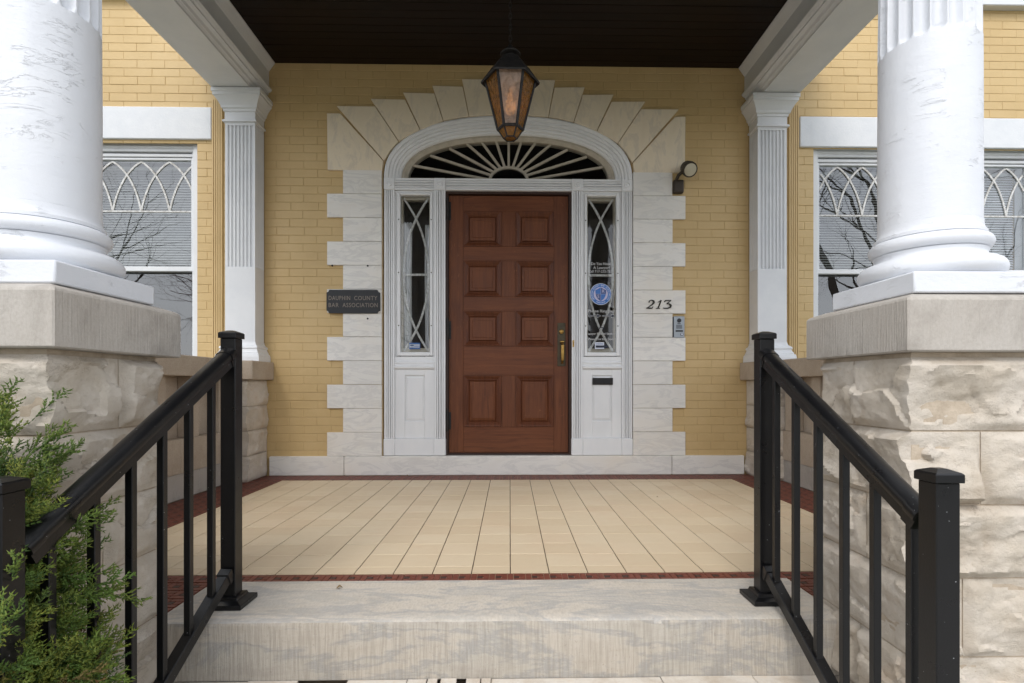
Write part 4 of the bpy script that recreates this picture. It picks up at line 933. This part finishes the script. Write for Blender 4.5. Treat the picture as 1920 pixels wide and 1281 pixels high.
for sg in (-1, 1):
    p = PIER[sg]; XO = 2.62
    side = 'behind the green juniper shrub' if sg < 0 else 'no shrub before it, on the house number side'
    def mk(mb): return mb if sg > 0 else mb.mirror()
    t = thing('stone_pier', 'rock faced cream stone pier, ' + side, 'pier', (sg * 1.8, -3.0, GZ))
    # cap slab with a weathered, sloping top
    a0, a1, b0, b1 = p['cx'], XO + .04, p['cyn'], p['cyf']
    ring = lambda i, z: [(a0 + i, b0 + i, z), (a1 - i, b0 + i, z), (a1 - i, b1 - i, z), (a0 + i, b1 - i, z)]
    mb = MB().grid([ring(0, .857), ring(0, .998), ring(.007, 1.004), ring(.045, 1.0175)], True); mb.f += [(0, 1, 2, 3), (12, 13, 14, 15)]
    mk(mb).build('cap', 'cap_stone', t, bevel=.004)
    mk(B(p['xi'] + .003, XO - .02, p['yn'] + .003, p['yf'] - .003, GZ, .8565)).build('core', 'mortar', t)
    zs = [.845, .642, .44, .24, .025, -.18, -.38, -.58, -.77, GZ + .002]
    joints = [[.16, .62, 1.0, 1.5], [.36, .10, .66, 1.1], [.20, .55, .95, 1.5], [.36, .16, .72, 1.2]]
    for i in range(9):
        z1, z0 = zs[i] - .0025, zs[i + 1] + .0025; xi, yn, yf = p['xi'], p['yn'], p['yf']
        def put(xa, xb, ya, yb, ex, sd):
            if sg < 0: xa, xb = -xb, -xa; ex = [(a, 1 - s if a == 0 else s) for a, s in ex]
            link('stone_block', rock(xa, xb, ya, yb, z0, z1, ex, .046, .0075 if z1 > -.3 else .03, sd, .014), 'rough_stone', t)
        sd = i * 5 + (50 if sg > 0 else 0)
        if i % 2 == 0:   # inner face split, long stone on the front
            ysp = yf - .17 - .03 * (i % 3); ln = (.62, .85, .55, .8, .7)[i // 2]
            put(xi, xi + .3, ysp + .003, yf, [(0, 0)], sd)
            put(xi, xi + ln, yn, ysp - .003, [(0, 0), (1, 0)], sd + 1); x = xi + ln
        else:
            ln = .14 + .05 * (i % 3)
            put(xi, xi + ln, yn, yf, [(0, 0), (1, 0)], sd + 2); x = xi + ln
        k = 0
        while x < XO - .05:
            wd = (.46, .58, .40)[(i + k) % 3]; x2 = min(x + wd, XO)
            put(x + .004, x2, yn, yn + .2, [(1, 0)] + ([(0, 1)] if x2 >= XO else []), sd + 3 + k); x = x2; k += 1
        mk(B(xi + .31, XO - .021, yf - .0028, yf + .004, z0, z1)).build('back_stone', 'cap_stone', t)
    cx, cy = COL[sg]
    column(cx, cy, 'white painted porch column beside the steps, ' + ('above the juniper shrub' if sg < 0 else 'in front of the paired blind windows'))
    column(sg * 2.27, cy, 'outer white porch column at the corner, ' + ('juniper shrub side' if sg < 0 else 'paired blind window side'))

# ------------------------------------------------------------------ porch roof
pr = thing('porch_roof', 'white porch beams carrying a dark brown boarded ceiling over the doorway', 'porch roof', (0, -1.6, 3.18))
YFR = -3.22
beam = [(2.405, 3.185), (2.10, 3.185), (2.098, 3.200), (2.086, 3.212), (2.080, 3.214), (2.072, 3.232), (2.052, 3.240), (2.046, 3.242), (2.046, 3.256), (2.030, 3.262), (2.018, 3.276), (2.018, 3.288), (2.040, 3.292), (2.042, 3.440), (2.036, 3.446), (1.992, 3.508), (1.990, 3.56), (2.46, 3.56), (2.46, 3.44), (2.41, 3.43), (2.41, 3.20)]
for sg in (-1, 1):
    mb = MB().prism(beam, 'y', -2.83, -.004); (mb if sg > 0 else mb.mirror()).build('side_beam', 'white_trim', pr)
MB().prism([(-2.83, 3.136), (-3.2, 3.136), (-3.2, 3.40), (-3.26, 3.44), (-3.30, 3.56), (-2.83, 3.56)], 'x', -2.5, 2.5).build('front_beam', 'white_trim', pr)
bd = MB(); y = -.006; k = 0
while y > -2.83:
    y2 = max(y - .083, -2.83); bd.box(-1.989, 1.989, y2 + .004, y, 3.512 + random.uniform(0, .0015), 3.54); y = y2
bd.build('ceiling_boards', 'ceiling_wood', pr, stuff=True)
B(-1.989, 1.989, -2.83, -.004, 3.5415, 3.559).build('ceiling_backing', 'ceiling_wood', pr)
B(-2.62, 2.62, -3.42, -.004, 3.561, 3.72).build('roof_deck', 'white_trim', pr)
# bright join strip where the ceiling meets the wall
# ------------------------------------------------------------------ hanging lantern
LX, LY = .013, -1.35
ln = thing('hanging_lantern', 'black iron hexagonal lantern with amber glass hanging from the dark ceiling', 'lantern', (LX, LY, 2.26))
def hexr(r, z, ph=0): return [(LX + r * math.cos(math.pi / 3 * k + ph), LY + r * math.sin(math.pi / 3 * k + ph), z) for k in range(6)]
zt_, zb_, rt, rb = 2.618, 2.318, .152, .076
T, Bt = hexr(rt, zt_), hexr(rb, zb_); T2 = hexr(.028, 2.262)
fr = MB()
for k in range(6):
    fr.tube([T[k], Bt[k]], .0095, 6); fr.tube([Bt[k], Bt[(k + 1) % 6]], .009, 6); fr.tube([T[k], T[(k + 1) % 6]], .009, 6)
    fr.tube([Bt[k], hexr(.040, 2.264)[k]], .005, 6); fr.tube([hexr(.040, 2.264)[k], hexr(.040, 2.264)[(k + 1) % 6]], .004, 6)
fr.build('frame', 'iron', ln)
def shrinkq(Q, f):
    c_ = sum((Vector(q) for q in Q), Vector()) / len(Q); return [c_ + (Vector(q) - c_) * f for q in Q]
def slab(Q, th):
    Q = [Vector(q) for q in Q]; n_ = (Q[1] - Q[0]).cross(Q[2] - Q[0]).normalized() * th; k = len(Q)
    return MB().add([q for q in Q] + [q + n_ for q in Q], [tuple(range(k)), tuple(range(k, 2 * k))[::-1]] + [(i, (i + 1) % k, k + (i + 1) % k, k + i) for i in range(k)])
for k in range(6):
    Q = shrinkq([T[k], T[(k + 1) % 6], Bt[(k + 1) % 6], Bt[k]], .95)
    slab(Q, .003).build('glass_panel', 'front_lit_glass' if k == 4 else 'amber_glass', ln)
    h2 = hexr(.040, 2.264); Q = shrinkq([Bt[k], Bt[(k + 1) % 6], h2[(k + 1) % 6], h2[k]], .92); slab(Q, .002).build('bottom_panel', 'amber_glass', ln)
slab(shrinkq(hexr(.040, 2.2655), .94), .002).build('bottom_panel', 'amber_glass', ln)
rows = [hexr(.150, 2.617), hexr(.178, 2.596), hexr(.180, 2.606), hexr(.126, 2.676), hexr(.120, 2.686), hexr(.112, 2.688), hexr(.080, 2.733), hexr(.050, 2.747), hexr(.03, 2.750)]
mb = MB().grid(rows, True); mb.f.append(tuple(range(48, 54))); mb.build('hood', 'iron', ln)
MB().lathe([(.03, 2.7505), (.03, 2.768), (.060, 2.770), (.062, 2.776), (.045, 2.792), (.022, 2.806), (.014, 2.825), (.008, 2.832)], 28, LX, LY).build('finial', 'iron', ln, smooth=True)
ch = MB(); z = 2.838; k = 0
while z < 3.50:
    pts = []
    for q in range(13):
        t = 2 * math.pi * q / 12; uu, vv = .009 * math.cos(t), .021 * math.sin(t); pts.append((LX + (uu if k % 2 else 0), LY + (0 if k % 2 else uu), z + .0 + vv))
    ch.tube(pts, .0028, 6, False); z += .034; k += 1
ch.build('chain', 'iron', ln, smooth=True, stuff=True)
MB().lathe([(.0, 3.4995), (.05, 3.50), (.055, 3.5115)], 24, LX, LY).build('ceiling_rose', 'iron', ln, smooth=True)
MB().lathe([(.006, 2.405), (.024, 2.42), (.033, 2.447), (.028, 2.485), (.015, 2.52), (.012, 2.56)], 20, LX, LY).build('bulb', 'bulb', ln, smooth=True)
MB().tube([(LX, LY, 2.5605), (LX, LY, 2.748)], .012, 10).build('lamp_holder', 'iron', ln)
lp = bpy.data.lights.new('lantern_light', 'POINT'); lp.energy = 1.4; lp.color = (1, .72, .38); lp.shadow_soft_size = .03
lpo = bpy.data.objects.new('lantern_light', lp); C.objects.link(lpo); lpo.parent = ln; lpo.location = (0, 0, .20)

# ------------------------------------------------------------------ hand rails
def handrail(xa, ya, xb, yb, za, zb, ys, label):
    t = thing('hand_rail', label, 'handrail', ((xa + xb) / 2, (ya + yb) / 2, -.38), 'black metal hand rails flanking the steps')
    hw = .0255
    def post(x, y, z0, z1):
        o = B(x - hw, x + hw, y - hw, y + hw, z0, z1 - .028).build('post', 'black_metal', t, bevel=.002)
        q = hw + .0055; mb = MB()
        rr = lambda i, z: [(x - i, y - i, z), (x + i, y - i, z), (x + i, y + i, z), (x - i, y + i, z)]
        mb.grid([rr(q, z1 - .0275), rr(q, z1 - .010), rr(q - .003, z1 - .007), rr(.010, z1)], True); mb.f += [(0, 1, 2, 3), (12, 13, 14, 15)]; mb.build('post_cap', 'black_metal', o, bevel=.001)
        mb = MB().grid([rr(.062, z0), rr(.062, z0 + .016), rr(.040, z0 + .024), rr(.0375, z0 + .034), rr(hw + .002, z0 + .036)], True); mb.f += [(0, 1, 2, 3), (16, 17, 18, 19)]; mb.build('base_plate', 'black_metal', o, bevel=.0015)
    post(xa, ya, .002, .958); post(xb, yb, -.38, .590)
    A_, B_ = Vector((xa, ya - hw, za)), Vector((xb, yb + hw, zb)); d = (B_ - A_)
    sd = Vector((d.y, -d.x, 0)).normalized(); up = sd.cross(d).normalized()
    if up.z < 0: up = -up
    def sweep(prof, P, Q, name, bev=0, sm=False):
        mb = MB().grid([[p + sd * u + up * v for u, v in prof] for p in (P, Q)], True); n = len(prof)
        mb.f += [tuple(range(n)), tuple(range(n, 2 * n))[::-1]]; return mb.build(name, 'black_metal', t, bevel=bev, smooth=sm)
    top = [(-.020, -.052), (.020, -.052), (.020, -.030), (.025, -.026), (.0265, -.018)] + [(.0265 * math.cos(k * math.pi / 10), -.014 + .016 * math.sin(k * math.pi / 10)) for k in range(1, 10)] + [(-.0265, -.018), (-.025, -.026), (-.020, -.030)]
    sweep(top, A_, B_, 'top_rail', sm=True)
    col = [(u * 1.12, v * 1.06 + .0015) for u, v in top]
    for P in (A_, B_ - d.normalized() * .035): sweep(col, P, P + d.normalized() * .035, 'rail_collar', sm=True)
    dz = .775; lo = Vector((0, 0, -dz)); bot = [(-.017, -.02), (.017, -.02), (.017, .018), (-.017, .018)]
    sweep(bot, A_ + lo, B_ + lo, 'bottom_rail', .002)
    for P in (A_ + lo, B_ + lo - d.normalized() * .03): sweep([(u * 1.2, v * 1.2) for u, v in bot], P, P + d.normalized() * .03, 'rail_bracket', .002)
    for y in ys:
        f = (y - A_.y) / (B_.y - A_.y); P = A_ + d * f; h = .0098; s_ = d.z / d.y * h
        zt, z0 = P.z - .054, P.z - dz + .018
        MB().add([(P.x - h, y - h, z0 - s_), (P.x + h, y - h, z0 - s_), (P.x + h, y + h, z0 + s_), (P.x - h, y + h, z0 + s_), (P.x - h, y - h, zt - s_), (P.x + h, y - h, zt - s_), (P.x + h, y + h, zt + s_), (P.x - h, y + h, zt + s_)],
                 [(0, 3, 2, 1), (4, 5, 6, 7), (0, 1, 5, 4), (1, 2, 6, 5), (2, 3, 7, 6), (3, 0, 4, 7)]).build('baluster', 'black_metal', t, bevel=.0015)
handrail(.917, -2.70, .925, -3.466, .893, .492, [-2.787 - .121 * k for k in range(6)], 'black metal handrail on the house number side of the steps')
handrail(-.965, -2.70, -.970, -3.542, .893, .452, [-2.825 - .1222 * k for k in range(6)], 'black metal handrail partly hidden by the juniper shrub')

# ------------------------------------------------------------------ juniper shrub
rng = np.random.default_rng(5)
def spray(seed):
    r = random.Random(seed); segs = []
    L = .17
    def twig(p, d, l, rad, t0, t1): segs.append((p, p + d * l, rad, t0, t1))
    p = Vector((0, 0, 0)); d = Vector((1, 0, 0)); n = 9
    for i in range(n):
        q = p + d * (L / n); twig(p, d, L / n, .0030, i / n, (i + 1) / n)
        d = (d + Vector((0, r.uniform(-.06, .06), r.uniform(-.05, .09)))).normalized(); p = q
        if i < 1: continue
        for s in (-1, 1):
            l = (.058 * (1 - (i / n) ** 1.4) + .012) * r.uniform(.7, 1.15)
            ph_ = r.uniform(0, 6.283); bd_ = (d * 1.0 + Vector((0, math.cos(ph_) * .8, math.sin(ph_) * .8))).normalized(); m_ = max(2, int(l / .012)); bp = p.copy()
            for k in range(m_):
                bq = bp + bd_ * (l / m_); segs.append((bp, bq, .0034, .3 + .6 * k / m_, .3 + .6 * (k + 1) / m_)); bp = bq
                for s2 in (-1, 1):
                    sd = (bd_ * .85 + Vector((r.uniform(-.3, .3), r.uniform(-.8, .8), r.uniform(-.8, .8)))).normalized()
                    segs.append((bp, bp + sd * r.uniform(.011, .021) * (1 - .3 * k / m_), .0031, .6, 1.0))
    V, F, T = [], [], []
    for a, b, rad, t0, t1 in segs:
        dd = (b - a).normalized(); u_ = dd.cross(Vector((.3, .2, .9))).normalized(); v_ = dd.cross(u_); o = len(V)
        for k in range(3):
            w_ = u_ * math.cos(2.094 * k) + v_ * math.sin(2.094 * k); V.append(a + w_ * rad); T.append(t0)
        V.append(b + dd * .0012); T.append(t1)
        for k in range(3): V[o + k] = V[o + k]
        F += [(o, o + 1, o + 3), (o + 1, o + 2, o + 3), (o + 2, o, o + 3)]
    return np.array([tuple(v) for v in V]), np.array(F), np.array(T)
protos = [spray(s) for s in range(6)]
SC = np.array([-1.22, -3.51, -.12]); SR = np.array([.30, .27, .80])
VV, FF, TT = [], [], []; vo = 0
def place(P, outd, scale, tint):
    global vo
    v, f, t = protos[rng.integers(6)]
    x = outd / np.linalg.norm(outd); a = np.cross(x, rng.normal(size=3)); a /= np.linalg.norm(a); b = np.cross(x, a)
    VV.append((v * scale) @ np.array([x, a, b]) + P); FF.append(f + vo); vo += len(v)
    c_ = np.zeros((len(v), 4)); c_[:, 0] = np.clip(t * .8 + tint[0], 0, 1); c_[:, 1] = np.clip((t - .55) * 1.6 * tint[1], 0, 1); c_[:, 2] = tint[2]; c_[:, 3] = 1; TT.append(c_)
N = 0
while N < 3900:
    d = rng.normal(size=3); d /= np.linalg.norm(d)
    if d[2] < -.5: continue
    lump = 1 + .16 * noise.noise(Vector(d * 2.6)) + .08 * noise.noise(Vector(d * 7))
    rad = rng.uniform(.55, 1.0) ** .7 * lump
    P = SC + SR * d * rad
    if P[0] < -1.4 and rng.random() < .5: continue
    od = d * np.array([1, 1, .8]) + np.array([0, 0, .55]) + rng.normal(size=3) * .33
    place(P, od, rng.uniform(.40, .66), (rng.uniform(-.35, .35), rng.uniform(0, 1.4), rng.uniform(.3, .9) if rng.random() < .05 else 0.0)); N += 1
# a few longer shoots that reach past the rail and along the pier
for (P, od, s_) in [((-1.05, -3.36, .40), (.7, .2, .45), .7), ((-1.04, -3.38, .28), (.9, .1, .3), .75), ((-1.02, -3.40, .12), (1, .1, .15), .8), ((-1.0, -3.42, -.02), (1, .15, .2), .8), ((-1.0, -3.40, -.14), (1, .2, .3), .8),
                    ((-1.12, -3.34, .52), (.5, .2, .7), .7), ((-1.16, -3.36, .62), (.3, 0, .9), .7), ((-.99, -3.42, -.25), (1, .1, .3), .8), ((-1.0, -3.63, .36), (.3, -.2, .8), .55), ((-.99, -3.66, .22), (.3, -.3, .6), .5), ((-.97, -3.65, .02), (.4, -.2, .6), .5), ((-.97, -3.60, .30), (.3, -.4, .6), .6), ((-.97, -3.62, .12), (.5, -.3, .5), .6), ((-.95, -3.62, -.05), (.6, -.3, .5), .6)]:
    for q in range(13): place(np.array(P) + rng.normal(size=3) * .04, np.array(od) + rng.normal(size=3) * .3, s_ * rng.uniform(.75, 1.05), (rng.uniform(-.1, .2), rng.uniform(0, .9), 0.0))
VV = np.concatenate(VV); FF = np.concatenate(FF); TT = np.concatenate(TT)
me = bpy.data.meshes.new('foliage'); me.vertices.add(len(VV)); me.vertices.foreach_set('co', VV.ravel()); me.loops.add(FF.size); me.loops.foreach_set('vertex_index', FF.ravel())
me.polygons.add(len(FF)); me.polygons.foreach_set('loop_start', np.arange(0, FF.size, 3)); me.update(calc_edges=True)
ca = me.color_attributes.new('tint', 'FLOAT_COLOR', 'POINT'); ca.data.foreach_set('color', TT.ravel())
js = thing('juniper_shrub', 'green juniper shrub with yellow tips growing against the stone pier and black handrail', 'shrub', (-1.45, -3.6, GZ))
fo = link('foliage', me, 'juniper', js); fo['kind'] = 'stuff'
tw = MB()
for k in range(26):
    d = rng.normal(size=3); d[2] = abs(d[2]) * .9 + .3; d /= np.linalg.norm(d); e = SC + SR * d * .8; b0 = np.array([-1.45, -3.6, GZ]); mpt = (b0 + e) / 2 + rng.normal(size=3) * .05
    tw.tube([tuple(b0 + rng.normal(size=3) * np.array([.03, .03, 0])), tuple(mpt), tuple(e)], [.012, .008, .004], 5)
tw.build('stems', 'twig', js, stuff=True)

# ------------------------------------------------------------------ fallen leaves
m = NT('dry_leaf'); m.col((.22, .14, .05)); m.rough(.8)
for lx, ly, lz, sz, rz, lab in ((-.63, -2.57, .004, .022, .4, 'small curled dry leaf on the top marble step'), (-.86, -.045, .002, .016, 1.9, 'tiny dry leaf on the red border by the base course'), (1.02, -.95, .001, .012, 2.4, 'tiny dark leaf scrap on the cream floor tiles')):
    rows_ = []
    for i in range(7):
        t = i / 6; hw = sz * .35 * math.sin(math.pi * (t * .92 + .06)); z_ = sz * .22 * math.sin(t * 3) ** 2 + .0012
        rows_.append([(lx + math.cos(rz) * (t - .5) * sz - math.sin(rz) * w_, ly + math.sin(rz) * (t - .5) * sz + math.cos(rz) * w_, lz + z_ + abs(w_) * .5) for w_ in (-hw, 0, hw)])
    o = MB().grid(rows_).build('dry_leaf', 'dry_leaf', smooth=True); o.modifiers.new('solid', 'SOLIDIFY').thickness = .0008; tag(o, lab, 'leaf')

# ------------------------------------------------------------------ bare trees across the street (seen mirrored in the glass)
def bare_tree(x, y, h, seed, label, spread=1.0, buds=False):
    r = random.Random(seed); mb = MB(); bdm = MB()
    t = thing('bare_tree', label, 'tree', (x, y, GZ), 'bare trees across the street')
    def grow(p, d, l, rad, lev):
        n = 4 if lev < 3 else 3; pts = [p]; rr = [rad]
        for i in range(n):
            d = (d + Vector((r.uniform(-.2, .2), r.uniform(-.2, .2), r.uniform(-.08, .14)))).normalized(); p = p + d * (l / n); pts.append(p); rr.append(rad * (1 - .42 * (i + 1) / n))
        mb.tube(pts, rr, 6 if lev < 2 else (4 if lev < 4 else 3), False)
        if lev >= 7 or rad < .0045:
            return
        kids = 4 if lev < 2 else r.choice((2, 3, 3))
        for k in range(kids):
            a = r.uniform(0, 2 * math.pi); tilt = r.uniform(.35, .85) * spread
            u = d.cross(Vector((0, 0, 1)) if abs(d.z) < .95 else Vector((1, 0, 0))).normalized(); v = d.cross(u)
            nd = (d * math.cos(tilt) + (u * math.cos(a) + v * math.sin(a)) * math.sin(tilt)).normalized()
            src = pts[-1] if k == 0 else pts[r.randint(2, n)]
            grow(src, nd, l * r.uniform(.62, .82), rr[-1] * r.uniform(.6, .85), lev + 1)
    grow(Vector((x, y, GZ)), Vector((0, 0, 1)), h * .22, h * .021, 0)
    mb.build('trunk_and_branches', 'bud' if buds else 'bark', t)
for a in ((-15.6, -17, 20, 3, 'spreading bare street tree mirrored in the tracery window', 1.1, False), (-12.6, -22, 16.5, 8, 'reddish budding tree mirrored in the tracery window', .9, True),
          (-21, -23, 19, 12, 'tall bare tree across the street, far left in reflections', 1.0, False), (13.8, -16, 22, 21, 'bare tree mirrored between the dark blinds', 1.1, False),
          (19, -18, 17, 33, 'bare tree mirrored in the pale blind window', 1.0, False), (5.4, -21, 18, 41, 'bare tree mirrored in the lettered sidelight', .9, False), (-5.0, -26, 18, 52, 'bare tree mirrored in the curtained sidelight', .9, False)):
    bare_tree(*a)
